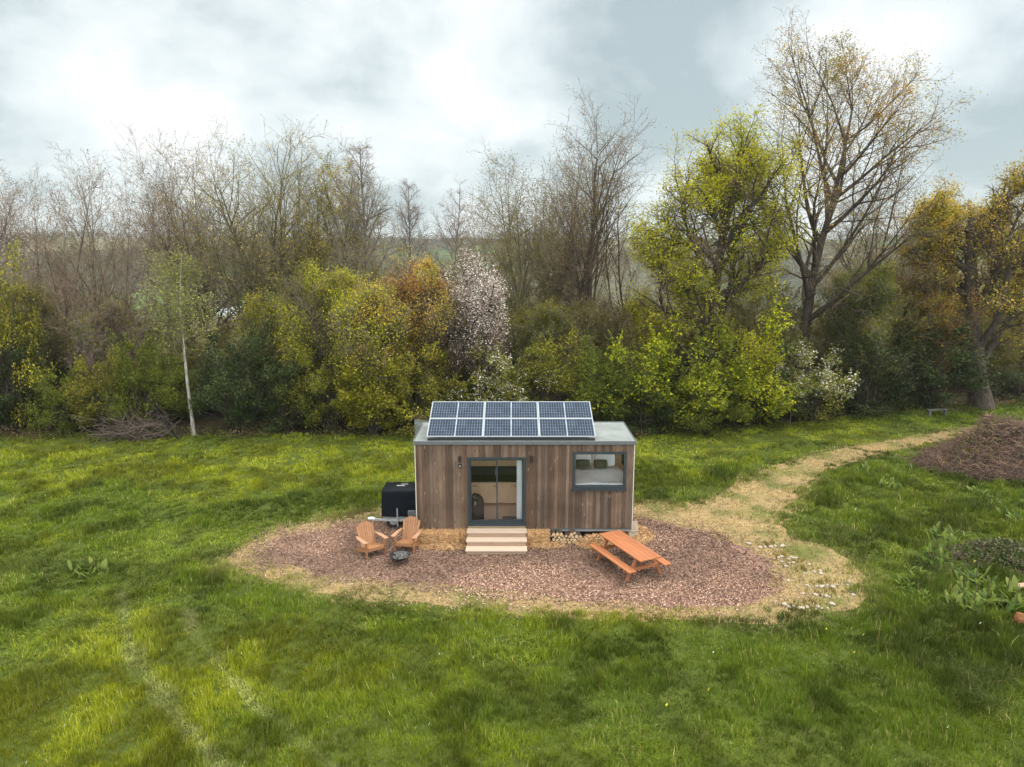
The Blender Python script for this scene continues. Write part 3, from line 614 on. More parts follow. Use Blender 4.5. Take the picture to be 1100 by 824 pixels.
tr('budding_tree', 'upright twiggy tree with light brown buds behind the left end of the solar array', 590, 26, 146, 80, 'vase', 'bark_moss', 13, mods=dict(ang=(42, 42, 42, 46, 0), trunk=.46, ratio=(1.6, .44, .44, .52, 0), start=(.5, .12, .1, .1, 0), kids=(13, 12, 7, 4, 0)), r0=.18, leaves=lv(1, .09, BROWN+OLIVE, prob=.8))
tr('bare_tree', 'dark-stemmed bare tree with the highest twigs above the cabin', 634, 21, 122, 105, 'vase', 'bark_dark', 14, mods=dict(ang=(42, 42, 42, 46, 0), trunk=.46, ratio=(1.6, .44, .44, .52, 0), start=(.5, .12, .1, .1, 0), kids=(13, 12, 7, 4, 0)), r0=.24, leaves=lv(1, .08, BROWN+OLIVE, prob=.7))
tr('bare_tree', 'slim crooked dark tree close against the yellow-green oak', 660, 23, 140, 70, 'vase', 'bark_dark', 515, mods=dict(ang=(30, 34, 38, 44, 0), trunk=.46, ratio=(1.6, .44, .44, .52, 0), start=(.4, .12, .1, .1, 0), kids=(12, 12, 7, 4, 0), wander=(.1, .11, .15, .18, .22)), r0=.19, leaves=lv(1, .08, BROWN+OLIVE, prob=.5))
for q, (u, vt, w, lb) in enumerate(((52, 186, 90, 'bare brown-budded tree behind the rusty-topped fan tree at the far left'), (112, 180, 85, 'bare tree filling the gap between the rusty-topped and the slanting-limbed trees'),
   (208, 168, 85, 'bare brown tree directly behind the pale birch crown'), (262, 160, 80, 'bare tree behind the left side of the broad mossy tree'), (308, 150, 80, 'bare tree behind the gap between mossy tree and forked tree'),
   (350, 165, 75, 'bare tree behind the ochre budding tree'), (522, 178, 70, 'small bare tree at the right edge of the sky gap over the blossom'), (612, 150, 80, 'bare tree behind the pair of stems over the middle of the solar array'))):
    tr('bare_tree', lb, u, 28+q % 3, vt, w, 'vase', ('bark_red', 'bark_moss', 'bark_dark')[q % 3], 60+q, r0=.17, mods=dict(ang=(42, 42, 42, 46, 0), trunk=.42, ratio=(1.8, .44, .44, .52, 0), start=(.5, .12, .1, .1, 0), kids=(10, 11, 7, 4, 0)), leaves=lv(1, .09, BROWN+OLIVE, prob=.6))
tr('oak_tree', 'bright yellow-green oak in fresh leaf with dark limbs, behind the cabin to the right', 758, 17.5, 94, 152, 'oak', 'bark_dark', 8, r0=.36, leaves=lv(6, .13, LIME, prob=.9, spread=.22, cl=.8, clt=.46, max=52000, mat='budleaf', zfun=([0, .25, .5, 1], [1, 1, .85, .95])))
tr('great_tree', 'tallest tree of the belt with orange-tipped bare crown and dark straight limbs', 856, 21, 30, 246, 'upright', 'bark_dark', 5, r0=.40,
   mods=dict(trunk=.86, kids=(18, 12, 7, 4, 0), start=(.30, .15, .1, .1, 0), ang=(44, 40, 42, 46, 0), ratio=(.78, .42, .44, .52, 0), shape=(.5, .35, .3, .2, 0), up=(.03, .075, .04, .03, .02), rr=(.46, .36, .42, .5, 0), taper=(.12, .08, .28, .4, .5), rag=.9,
   prof=([0, .2, .35, .58, .8, .92, .98, 1.0], [.15, .35, .72, 1.0, .90, .64, .36, .15])),
   leaves=lv(2, .105, ORNG+GOLD+OLIVE, prob=.62, spread=.22, cl=.5, clt=.46, max=26000, mat='budleaf', zfun=([0, .3, .55, .8, 1], [.3, .25, .4, 1, 1])))
tr('ivy_tree', 'bare grey-twigged tree with ivy-wrapped stem right of the tallest tree', 938, 24, 112, 125, 'vase', 'bark_ivy', 18, r0=.24, lean=(.02, 0), leaves=lv(2, .11, GOLD+OLIVE, prob=.4, zfun=([0, .45, .7, 1], [1, .8, .3, .15])))
tr('oak_tree', 'gold-leaved oak with a thick dark trunk by the end of the track', 1054, 20.6, 153, 215, 'oak', 'bark_dark', 19, r0=.55, leaves=lv(4, .13, GOLD+OLIVE+GOLD[:1], prob=.8, spread=.24, cl=.6, clt=.42, max=60000))
tr('budding_tree', 'olive budding tree beyond the gold oak at the right edge', 1130, 27, 190, 140, 'upright', 'bark_moss', 20, r0=.2, leaves=lv(1, .11, OLIVE, prob=.6))
tr('young_birch', 'pale white-stemmed young birch in light green leaf at the meadow edge', 208, 13.9, 256, 92, 'feather', 'bark_birch', 21, r0=.10, lean=(-.05, 0), twigs_to=1, twigm='twig_olive', mods=dict(start=(.40, .15, .1, 0), kids=(22, 9, 7, 0), ratio=(.42, .5, .5, 0), ang=(55, 42, 44, 0), prof=([0, .35, .6, .85, 1], [.5, .9, 1, .7, .1])), leaves=lv(2, .10, PALEG, prob=.5, spread=.2, max=12000))
tr('leafing_tree', 'yellow-green leafing tree between the dark evergreen and the orange tree', 338, 17, 282, 125, 'upright', 'bark_moss', 22, r0=.14, mods=dict(start=(.15, .2, .15, .12, 0), rag=.45), trunks=2, leaves=lv(4, .095, YG+OLIVE, cl=.9, clt=.42, prob=.9*.7, spread=.22, max=30000))
tr('leafing_tree', 'bright yellow tree low in front, left of the orange tree', 400, 15, 300, 120, 'upright', 'bark_moss', 23, r0=.12, mods=dict(start=(.12, .2, .15, .12, 0), rag=.45), trunks=3, leaves=lv(4, .095, YG+GOLD, prob=.6, spread=.2, max=32000, zfun=([0, .6, 1], [1, .7, .5])))
tr('leafing_tree', 'orange-brown leafing tree just left of the pink blossom', 452, 15.8, 266, 130, 'upright', 'bark_dark', 24, r0=.15, mods=dict(start=(.15, .2, .15, .12, 0), rag=.45), trunks=2, leaves=lv(4, .095, ORNG+GOLD+OLIVE, cl=.9, clt=.42, prob=.9*.65, spread=.2, max=32000))
tr('cherry_tree', 'pink-white cherry in full blossom behind the left half of the cabin', 506, 17, 264, 84, 'upright', 'bark_dark', 25, r0=.14, mods=dict(start=(.2, .2, .15, .12, 0), rag=.5), trunks=2, leaves=lv(3, .09, PINKW, prob=.55, spread=.2, max=15000, mat='petal', zfun=([0, .45, .6, 1], [.05, .2, 1, 1])))
tr('leafing_tree', 'olive leafing tree behind the cabin between blossom and dark bare stems', 585, 17.5, 325, 110, 'upright', 'bark_moss', 26, r0=.13, mods=dict(start=(.15, .2, .15, .12, 0), rag=.45), trunks=2, leaves=lv(3, .09, OLIVE+PALEG, prob=.6, spread=.2, max=22000))
tr('ivy_tree', 'olive ivy-smothered tree between the tallest tree and gold oak', 905, 19.5, 268, 90, 'upright', 'bark_ivy', 27, r0=.2, mods=dict(start=(.1, .2, .15, .12, 0), rag=.5), leaves=lv(4, .10, OLIVE+GREEN, prob=.8, spread=.2, max=32000))
tr('leafing_tree', 'golden orange leafing tree at the left foot of the gold oak', 985, 22, 268, 100, 'oak', 'bark_moss', 28, r0=.16, leaves=lv(4, .095, ORNG+GOLD, cl=.9, clt=.42, prob=.9*.6, spread=.2, max=24000))

tr('leafing_tree', 'olive hazy tree rising behind the dark shrub at the far left', 42, 17.5, 300, 95, 'upright', 'bark_moss', 41, r0=.11, mods=dict(start=(.15, .2, .15, .12, 0), rag=.45), trunks=2, leaves=lv(3, .09, OLIVE+GREEN, prob=.5, spread=.2, max=16000))
tr('leafing_tree', 'thin brownish leafing tree in front of the slanting-limbed bare tree', 128, 17, 318, 90, 'upright', 'bark_grey', 42, r0=.10, mods=dict(start=(.15, .2, .15, .12, 0), rag=.4), trunks=2, leaves=lv(2, .09, BROWN+OLIVE+PALEG, prob=.45, spread=.2, max=14000))
tr('leafing_tree', 'light green leafing tree behind the dark evergreens, right of the birch crown', 288, 18, 312, 85, 'upright', 'bark_moss', 43, r0=.11, mods=dict(start=(.15, .2, .15, .12, 0), rag=.45), trunks=2, leaves=lv(3, .09, PALEG+YG, prob=.5, spread=.2, max=18000))
tr('leafing_tree', 'yellow-olive leafing tree squeezed between the two yellow trees left of the orange one', 374, 18, 288, 80, 'upright', 'bark_moss', 44, r0=.11, mods=dict(start=(.15, .2, .15, .12, 0), rag=.45), leaves=lv(3, .09, YG+OLIVE, prob=.55, spread=.2, max=18000))
tr('leafing_tree', 'olive leafing tree right of the pink cherry, behind the solar panels', 548, 18.5, 318, 85, 'upright', 'bark_moss', 45, r0=.11, mods=dict(start=(.15, .2, .15, .12, 0), rag=.45), trunks=2, leaves=lv(3, .09, OLIVE+PALEG, prob=.5, spread=.2, max=16000))
tr('leafing_tree', 'dull olive leafing tree around the feet of the dark bare stems', 640, 18, 315, 95, 'upright', 'bark_moss', 46, r0=.11, mods=dict(start=(.15, .2, .15, .12, 0), rag=.45), trunks=2, leaves=lv(3, .09, OLIVE+BROWN, prob=.5, spread=.2, max=17000))
tr('leafing_tree', 'olive green leafing tree touching the left side of the yellow-green oak', 692, 18.5, 300, 75, 'upright', 'bark_moss', 47, r0=.11, mods=dict(start=(.15, .2, .15, .12, 0), rag=.45), leaves=lv(3, .09, OLIVE+YG, prob=.55, spread=.2, max=16000))

# ------------------------------------------------------------------ shrubs
def make_bush(rt, seed, r, h, nl, size, pal, matl, stems='bark_dark', clumps=55, accent=None, accn=0, spk=3.5):
    rng = random.Random(seed); nr = np.random.default_rng(seed)
    ctr = []
    while len(ctr) < clumps:
        p = nr.uniform(-1, 1, 3); q = p*np.array((1, 1, 1)); rr = np.linalg.norm(q)
        if rr < 1 and (rr > .5 or nr.random() < .35): ctr.append(p)
    ctr = np.array(ctr); prof = 1-.35*np.clip(ctr[:, 2], 0, 1)**1.5
    lump = 1+.30*np.sin(ctr[:, 0]*5+seed)+.24*np.sin(ctr[:, 1]*6+seed*2)+nr.uniform(-.22, .25, clumps)
    C = np.stack([ctr[:, 0]*r*prof*lump, ctr[:, 1]*r*prof*lump, h*(.5+.5*ctr[:, 2])*np.clip(lump, .8, 1.2)], 1)
    C[:, 2] = np.maximum(C[:, 2], .12*h)
    rad = nr.uniform(.12, .36, clumps)*r; tone = nr.uniform(.80, 1.18, clumps)
    pick = nr.integers(0, clumps, nl); dv = nr.normal(0, 1, (nl, 3)); dv /= np.linalg.norm(dv, axis=1, keepdims=True)
    P = C[pick]+dv*(nr.random((nl, 1))**.45)*rad[pick][:, None]*np.array((1.15, 1.15, .8))
    P[:, 2] = np.abs(P[:, 2])
    sp_ = []; XP = []; XK = []
    for i in range(int(clumps*spk*1.3)):
        ci = nr.integers(0, clumps); c0 = C[ci]; out_d = (c0-np.array((0, 0, h*.3))); d = vnorm(nr.normal(0, .7, 3)+np.array((0, 0, .9))+out_d/np.linalg.norm(out_d)); l = nr.uniform(.25, .75)*r*.62; q0 = c0+d*rad[ci]*.4; sd_ = nr.normal(0, .05, 3)
        sp_.append((np.array([q0, q0+d*l*.5+sd_, q0+d*l]), [.010, .008, .006])); tt = nr.random(26)[:, None]; XP.append(q0+d*l*tt+sd_*np.sin(tt*3.1)+nr.normal(0, .055, (26, 3))*(1.25-tt)); XK.append(np.full(26, ci))
    P = np.concatenate([P[:int(nl*.8)]]+XP); pick = np.concatenate([pick[:int(nl*.8)]]+XK); nl = len(P); P[:, 2] = np.abs(P[:, 2])
    v, f = leaf_quads(nr, P, size*nr.choice([.6, .85, 1.0, 1.35], nl)); pa = np.array(pal); cpk = nr.integers(0, len(pa), clumps); c = pa[np.where(nr.random(nl) < .72, nr.integers(0, len(pa), nl), cpk[pick])]*tone[pick][:, None]*nr.uniform(.88, 1.12, (nl, 1))
    if accn:
        k = nr.random(nl) < np.where(nr.random(clumps) < .55, accn, accn*.1)[pick]; c[k] = pal_cols(nr, int(k.sum()), accent)
    np_mesh('foliage', v, [f], M[matl], rt, col=np.repeat(c, 4, 0))
    st = []
    for i in range(0, clumps):
        a = np.array((C[i, 0]*.12, C[i, 1]*.12, 0)); m = C[i]*np.array((.45, .45, .6)); st.append((np.array([a, m*.6+a*.3, m+nr.normal(0, .1, 3), C[i]]), [.035, .028, .018, .008]))
    w = join(tubes(st, 4), tubes(sp_, 3)); np_mesh('stems', w[0], [w[1]], M[stems], rt)
    return rt
BK = {
 'dark': dict(r=1.9, h=4.2, nl=22000, size=.085, pal=DARK, matl='leafdark'),
 'green': dict(r=1.9, h=3.6, nl=20000, size=.085, pal=GREEN, matl='leaf'),
 'olive': dict(r=1.9, h=4.2, nl=16000, size=.085, pal=OLIVE+YG+GREEN+BROWN[:1], matl='leaf'),
 'yellow': dict(r=1.8, h=3.6, nl=17000, size=.09, pal=YG+OLIVE, matl='leaf'),
 'lime': dict(r=2.2, h=4.6, nl=20000, size=.115, pal=LIME+GREEN, matl='leaf'),
 'blossom': dict(r=1.9, h=3.6, nl=15000, size=.085, pal=OLIVE+GREEN, matl='petal', accent=[(.66, .62, .55), (.72, .70, .64)], accn=.26),
 'scrub': dict(r=2.4, h=6.5, nl=7000, size=.085, pal=BROWN+OLIVE+PALEG, matl='leaf', stems='twig_red', clumps=220, spk=8),
}
PROTO = {}
def bush(kind, name, label, u, Y, vt, wpx, group=None, var=None):
    H = max(.8, at_y(u, vt, Y)[2]); x = x_at(u, Y); w = wpx/F*((Y-CY)*CP+(CH-H*.5)*SP)
    var = var if var is not None else (int(u) % 2); key = (kind, var)
    kw = BK[kind]
    if key not in PROTO:
        rt = root(name, label, 'shrub', (x, Y, 0), 0, group); make_bush(rt, hash_seed(kind, var), **kw); PROTO[key] = rt
    else:
        rt = copy_tree(PROTO[key]); rt.name = name
        for k_ in ('group',):
            if k_ in rt: del rt[k_]
        tag(rt, label, 'shrub', group)
    rt.location = (x, Y, 0); rt.rotation_euler = (0, 0, (u*.37) % 6.28); s = w/2/kw['r']/1.12
    rt.scale = (s, s, H/kw['h']/1.06)
    return rt
def hash_seed(k, v): return sum(ord(c) for c in k)*7+v*101
G1 = 'brown scrub between the trunks'; G2 = 'dark shrubs filling the belt'
SL = 'thin brown scrub with few leaves among the tree trunks behind the front shrubs'
DL = 'dark leafy shrub half hidden behind the front row of shrubs'
front = [
 ('olive', 'ivy_shrub', 'tall olive ivy-covered shrub at the far left end of the belt', 14, 15.2, 285, 95),
 ('dark', 'evergreen_shrub', 'dark shrub at the left end, in front of the ivy-covered one', 2, 14.6, 372, 95),
 ('green', 'leafy_shrub', 'low mid-green shrub beside the dark shrub at the left end', 74, 14.6, 405, 75),
 ('olive', 'leafy_shrub', 'round olive shrub below the slanting-limbed bare tree', 118, 14.6, 385, 80),
 ('green', 'leafy_shrub', 'green shrub directly left of the birch stem', 158, 14.9, 372, 80),
 ('dark', 'evergreen_shrub', 'tall dark evergreen shrub directly right of the birch stem', 256, 14.8, 362, 82),
 ('dark', 'evergreen_shrub', 'second dark evergreen shrub, below the yellow-green leafing tree', 305, 14.8, 395, 85),
 ('olive', 'leafy_shrub', 'olive shrub below the bright yellow tree, left side', 356, 14.7, 378, 80),
 ('yellow', 'leafy_shrub', 'bright yellow-leaved shrub low at the meadow edge left of the cabin', 402, 14.3, 385, 95),
 ('olive', 'leafy_shrub', 'olive brown shrub just left of the cabin roof', 452, 14.6, 378, 95),
 ('blossom', 'blossom_shrub', 'white-flecked shrub under the pink cherry, behind the solar panels', 530, 15.2, 384, 95),
 ('olive', 'leafy_shrub', 'dull olive shrub behind the middle of the solar panels', 590, 15.0, 368, 100),
 ('green', 'leafy_shrub', 'green shrub behind the right end of the solar panels', 645, 15.0, 372, 95),
 ('dark', 'evergreen_shrub', 'dark shrub at the meadow edge immediately right of the cabin', 690, 14.5, 405, 80),
 ('lime', 'leafy_shrub', 'bright green shrub under the left side of the yellow-green oak', 718, 15.0, 345, 118),
 ('lime', 'leafy_shrub', 'bright green shrub under the right side of the yellow-green oak', 798, 15.9, 338, 122),
 ('green', 'leafy_shrub', 'low deep green shrub at the meadow edge below the yellow-green oak', 752, 14.7, 412, 95),
 ('dark', 'evergreen_shrub', 'dark shrub between the oak and the white blossom shrub', 822, 16.7, 396, 80),
 ('blossom', 'blossom_shrub', 'low shrub of white blossom below the tallest tree', 866, 17.2, 378, 100),
 ('dark', 'evergreen_shrub', 'dark green shrub right of the white blossom shrub', 928, 18.6, 362, 95),
 ('dark', 'evergreen_shrub', 'large dark shrub left of the thick oak trunk', 992, 20.4, 348, 110),
 ('dark', 'evergreen_shrub', 'low dark shrub right of the thick oak trunk', 1096, 23.5, 398, 70),
]
for kind, nm, lb, u, Y, vt, w in front: bush(kind, nm, lb, u, Y, vt, w)
rb = random.Random(77)
for u in range(-40, 1000, 52):
    Y = 17.5+rb.uniform(0, 3)+max(0, (x_at(u, 16)-7)*.3)
    if 820 < u < 880: continue
    bush('dark' if u % 3 else 'green', 'understorey_shrub', DL, u+rb.uniform(-12, 12), Y, 392+rb.uniform(-10, 14), 95, G2)
for u in list(range(-40, 1120, 38)):
    if 190 < u < 285 or 640 < u < 690 or 815 < u < 875: continue
    Y = 20+rb.uniform(0, 12)+max(0, (x_at(u, 22)-10)*.2)
    bush('scrub', 'bare_scrub', SL, u+rb.uniform(-14, 14), Y, 334+rb.uniform(-28, 25), 115, G1)

def undergrowth():
    nr = np.random.default_rng(99); n = 26000; x = nr.uniform(-36, 36, n); y = edge_y(x)+nr.normal(.25, .45, n)+(fbm(x, x*0, .5, 3)-.5)*1.2
    k = fbm(x, y, .9, 15, 2) > .42; x, y = x[k], y[k]; n = len(x); z = nr.random(n)**1.6*(.15+.7*fbm(x, y, .6, 27, 2))
    P = np.stack([x, y, z], 1); v, f = leaf_quads(nr, P, .09); c = pal_cols(nr, n, DARK+GREEN+BROWN+[(.14, .16, .04)])
    c = np.where((fbm(x, y, .35, 62, 2) > .56)[:, None], pal_cols(nr, n, BROWN), c)
    o = np_mesh('undergrowth', v, [f], M['leaf'], col=np.repeat(c, 4, 0)); tag(o, 'low brambles and dead leaves along the foot of the belt', 'undergrowth', kind='stuff')
undergrowth()

# ------------------------------------------------------------------ distance
def far_woods():
    nr = np.random.default_rng(4); n = 5200
    y = 75+(nr.random(n)**.8)*900; x = nr.uniform(-.9, .9, n)*(y+60)
    m = (fbm(x, y, .009, 5, 3) > .50) | (np.abs((fbm(x, y, .006, 44, 2)*9) % 1-.5) < .06); x, y = x[m], y[m]; n = len(x)
    z = terrain(x, y); h = nr.uniform(5, 11, n)*np.interp(y, [75, 200], [.8, 1]); q = 70
    d = nr.normal(0, 1, (n, q, 3)); d /= np.linalg.norm(d, axis=2, keepdims=True); d *= nr.random((n, q, 1))**.35
    P = np.stack([x, y, z+h*.55], 1)[:, None]+d*np.stack([h*.42, h*.42, h*.48], 1)[:, None]
    v, f = leaf_quads(nr, P.reshape(-1, 3), np.repeat(h*.17, q)); pal = np.array(BROWN+[(.11, .10, .06), (.08, .10, .03), (.13, .10, .075), (.06, .07, .03)])
    c = np.repeat(pal[nr.integers(0, len(pal), n)]*nr.uniform(.7, 1.2, (n, 1)), q, 0)
    o = np_mesh('distant_woodland', v, [f], M['leaf'], col=np.repeat(c, 4, 0)); tag(o, 'brown and olive woods and hedges on the far hillside', 'woodland', kind='stuff')
far_woods()
def far_house(x, y, w, d, h, rz, label, roofm='tile'):
    z = float(terrain(np.array(x), np.array(y))); rt = root('farm_building', label, 'building', (x, y, z), rz)
    m = MB(); m.box(-w/2, w/2, -d/2, d/2, -2, h); m.build('wall', M['concrete'], rt)
    m = MB(); e = .4; m.add([(-w/2-e, -d/2-e, h), (w/2+e, -d/2-e, h), (w/2+e, d/2+e, h), (-w/2-e, d/2+e, h), (-w/2-e, 0, h+d*.38), (w/2+e, 0, h+d*.38)], [(0, 1, 5, 4), (2, 3, 4, 5), (0, 4, 3), (1, 2, 5), (0, 3, 2, 1)]); m.build('roof', M[roofm], rt)
    for i in (-.28, .05, .3):
        m = MB(); m.box(w*i, w*i+1.2, -d/2-.06, -d/2, 1, 2.4); m.build('window', M['blackgloss'], rt)
def fh(u, v, Y): return at_y(u, v, Y)[0]
far_house(fh(258, 306, 330), 330, 22, 10, 4, .2, 'long pale roofed barn on the far slope seen left of the mossy tree', 'shed')
far_house(fh(72, 285, 380), 380, 14, 9, 5, -.3, 'pale far farmhouse seen through the left bare trees', 'tile')
far_house(fh(440, 285, 420), 420, 16, 9, 5, .1, 'small far farmhouse in the gap by the grey bare trees', 'tile')

# ------------------------------------------------------------------ the cabin
X0, X1, D, ZB, ZT = -3.22, 4.06, 2.55, .45, 3.40
DX0, DX1, DZ0, DZ1 = -1.48, .46, .60, 2.95
WX0, WX1, WZ0, WZ1 = 2.02, 3.80, 1.85, 3.14
house = root('tiny_house', 'brown vertical-boarded cabin on wheels with a glass door and flat grey roof', 'cabin', (0, 0, 0))
def cabin():
    rng = random.Random(3)
    # cladding: boards with gaps, split around the openings
    def cut(a, b):
        n = max(1, round((b-a)/.118)); w = [(1+rng.uniform(-.28, .28)) for _ in range(n)]; s = sum(w); e = [a]
        for q in w: e.append(e[-1]+q/s*(b-a))
        return list(zip(e[:-1], e[1:]))
    pal = [(.145, .094, .066), (.180, .124, .090), (.100, .066, .048), (.160, .108, .080), (.215, .155, .115), (.120, .074, .050), (.170, .128, .102)]
    def bc():
        c = rng.choice(pal); k = rng.uniform(.62, .92); return (c[0]*k*1.0, c[1]*k*.98, c[2]*k*.95)
    m = MB(); g = .003
    for a, b in cut(X0+.02, DX0): m.box(a+g, b-g, -.025+rng.uniform(-.004, .004), 0, ZB, ZT, bc())
    for a, b in cut(DX0, DX1): m.box(a+g, b-g, -.025+rng.uniform(-.004, .004), 0, DZ1, ZT, bc())
    for a, b in cut(DX1, WX0): m.box(a+g, b-g, -.025+rng.uniform(-.004, .004), 0, ZB, ZT, bc())
    for a, b in cut(WX0, WX1):
        c = bc(); yy = -.025+rng.uniform(-.004, .004); m.box(a+g, b-g, yy, 0, ZB, WZ0, c); m.box(a+g, b-g, yy, 0, WZ1, ZT, c)
    for a, b in cut(WX1, X1-.02): m.box(a+g, b-g, -.025+rng.uniform(-.004, .004), 0, ZB, ZT, bc())
    for s_, xx in ((-1, X0), (1, X1)):
        n = 21
        if s_ == -1:
            for i in range(n):
                a, b = .04+i*(D-.08)/n+g, .04+(i+1)*(D-.08)/n-g
                if a > .5 and b < 2.1: m.box(xx-.022, xx, a, b, ZB, 1.2, bc()); m.box(xx-.022, xx, a, b, 3.1, ZT, bc())
                else: m.box(xx-.022, xx, a, b, ZB, ZT, bc())
        else:
            for i in range(n):
                a, b = .04+i*(D-.08)/n+g, .04+(i+1)*(D-.08)/n-g
                if a > .28 and b < 2.32: m.box(xx, xx+.022, a, b, ZB, 2.05, bc()); m.box(xx, xx+.022, a, b, 3.25, ZT, bc())
                else: m.box(xx, xx+.022, a, b, ZB, ZT, bc())
    n = 62
    for i in range(n): m.box(X0+i*(X1-X0)/n+g, X0+(i+1)*(X1-X0)/n-g, D, D+.022, ZB, ZT, bc())
    m.build('cladding', M['clad'], house)
    # corner trim
    for x in (X0-.004, X1-.022):
        m = MB(); m.box(x, x+.026, -.032, -.002, ZB-.01, ZT); m.build('corner_trim', M['cream'], house)
    # shell (inner wall lining)
    t = .09; m = MB(); yi = .003
    m.box(X0+.003, DX0, yi, t, ZB, ZT); m.box(DX0, DX1, yi, t, DZ1, ZT); m.box(DX0, DX1, yi, t, ZB, DZ0-.02); m.box(DX1, WX0, yi, t, ZB, ZT)
    m.box(WX0, WX1, yi, t, ZB, WZ0); m.box(WX0, WX1, yi, t, WZ1, ZT); m.box(WX1, X1-.003, yi, t, ZB, ZT)
    m.box(X0+.003, X0+t, t, .5, ZB, ZT); m.box(X0+.003, X0+t, 2.1, D-.003, ZB, ZT); m.box(X0+.003, X0+t, .5, 2.1, ZB, 1.2); m.box(X0+.003, X0+t, .5, 2.1, 3.1, ZT)
    m.box(X1-t, X1-.003, t, .28, ZB, ZT); m.box(X1-t, X1-.003, 2.32, D-.003, ZB, ZT); m.box(X1-t, X1-.003, .28, 2.32, ZB, 2.05); m.box(X1-t, X1-.003, .28, 2.32, 3.25, ZT)
    m.box(X0+t, X1-t, D-t, D-.003, ZB, ZT)
    m.box(1.06, 1.12, 1.65, D-t-.001, .621, ZT-.101)
    m.box(-1.95, -1.9, 1.65, D-t-.001, .621, ZT-.101)
    m.build('inner_wall', M['ply'], house)
    m = MB(); m.box(X0+t, X1-t, t, D-t, ZB, .62); m.build('floor', M['plyfloor'], house)
    m = MB(); m.box(X0+t, X1-t, t, D-t, ZT-.1, ZT-.004); m.build('ceiling', M['ply'], house)
    # roof
    rf = root('roof', None, None); rf.parent = house
    m = MB(); m.box(X0-.02, X1+.02, -.05, D+.05, ZT, ZT+.09); rb_ = m.build('roof_deck', M['roof'], rf, bevel=.008)
    m = MB(); m.box(X0-.045, X1+.045, -.085, -.052, ZT-.01, ZT+.115); m.box(X0-.045, X1+.045, D+.052, D+.085, ZT-.01, ZT+.115)
    m.box(X0-.045, X0-.022, -.05, D+.05, ZT-.01, ZT+.115); m.box(X1+.022, X1+.045, -.05, D+.05, ZT-.01, ZT+.115); m.build('fascia', M['fascia'], rf, bevel=.006)
    # chassis
    m = MB(); m.box(X0+.05, X1-.05, .03, .13, ZB-.12, ZB-.004); m.box(X0+.05, X1-.05, D-.13, D-.03, ZB-.12, ZB-.004)
    for i in range(6): m.box(X0+.3+i*1.3, X0+.38+i*1.3, .13, D-.13, ZB-.1, ZB-.006)
    m.build('chassis', M['galv'], house)
    for x in (.2, 1.0):
        for y in (.18, D-.4):
            m = MB(); m.tube([(x, y, .27), (x, y+.2, .27)], .27, 20); w = m.build('wheel', M['rubber'], house); m = MB(); m.tube([(x, y-.01, .27), (x, y+.21, .27)], .15, 16); m.build('rim', M['galv'], w)
    m = MB(); m.box(X0, X1, -.03, .03, ZB-.03, ZB-.008); m.build('drip_rail', M['fascia'], house)
    # sliding door
    dr = root('sliding_door', None, None); dr.parent = house
    m = MB(); y0, y1 = -.045, .07; w = .075
    m.box(DX0, DX0+w, y0, y1, DZ0, DZ1); m.box(DX1-w, DX1, y0, y1, DZ0, DZ1); m.box(DX0+w, DX1-w, y0, y1, DZ1-w, DZ1); m.box(DX0+w, DX1-w, y0, y1, DZ0, DZ0+.07)
    m.build('frame', M['anthracite'], dr, bevel=.004)
    m = MB(); m.box(DX0-.02, DX1+.02, -.12, -.047, DZ0-.035, DZ0+.03); m.build('sill', M['anthracite'], dr)
    xm = -.5
    for a, b, y in ((DX0+w, xm+.025, .012), (xm-.025, DX1-w, .045)):
        m = MB(); s = .045; z0, z1 = DZ0+.072, DZ1-w-.002; ya, yb = y-.014, y+.014
        m.box(a+.001, a+s, ya, yb, z0, z1); m.box(b-s, b-.001, ya, yb, z0, z1); m.box(a+s, b-s, ya, yb, z1-s, z1); m.box(a+s, b-s, ya, yb, z0, z0+.075)
        lf = m.build('door_leaf', M['anthracite'], dr)
        m = MB(); m.box(a+s, b-s, y-.004, y+.004, z0+.075, z1-s); m.build('pane', M['glass'], lf)
    m = MB(); m.tube([(DX0+w+.022, -.035, 1.55), (DX0+w+.022, -.035, 1.9)], .012, 8); m.build('handle', M['black'], dr)
    # window
    wn = root('picture_window', None, None); wn.parent = house
    m = MB(); w = .085; y0, y1 = -.06, .08
    m.box(WX0, WX0+w, y0, y1, WZ0, WZ1); m.box(WX1-w, WX1, y0, y1, WZ0, WZ1); m.box(WX0+w, WX1-w, y0, y1, WZ1-w, WZ1); m.box(WX0+w, WX1-w, y0, y1, WZ0, WZ0+w+.02)
    m.build('frame', M['anthracite'], wn, bevel=.004)
    m = MB(); m.box(WX0-.02, WX1+.02, -.13, -.062, WZ0-.03, WZ0+.015); m.build('sill', M['anthracite'], wn)
    m = MB(); m.box(WX0+w, WX1-w, .02, .028, WZ0+w+.02, WZ1-w); m.build('pane', M['glass'], wn)
    # end window of the bedroom, out of view, enlarged to let daylight onto the bed
    wn = root('end_window', None, None); wn.parent = house
    m = MB(); m.box(X1-.06, X1+.03, .28, .33, 2.05, 3.25); m.box(X1-.06, X1+.03, 2.27, 2.32, 2.05, 3.25); m.box(X1-.06, X1+.03, .33, 2.27, 2.05, 2.10); m.box(X1-.06, X1+.03, .33, 2.27, 3.20, 3.25); m.build('frame', M['anthracite'], wn)
    m = MB(); m.box(X1-.02, X1-.012, .33, 2.27, 2.10, 3.20); m.build('pane', M['glass'], wn)
    wn = root('added_daylight_window', None, None); wn.parent = house  # unseen window added to bring daylight into the kitchen
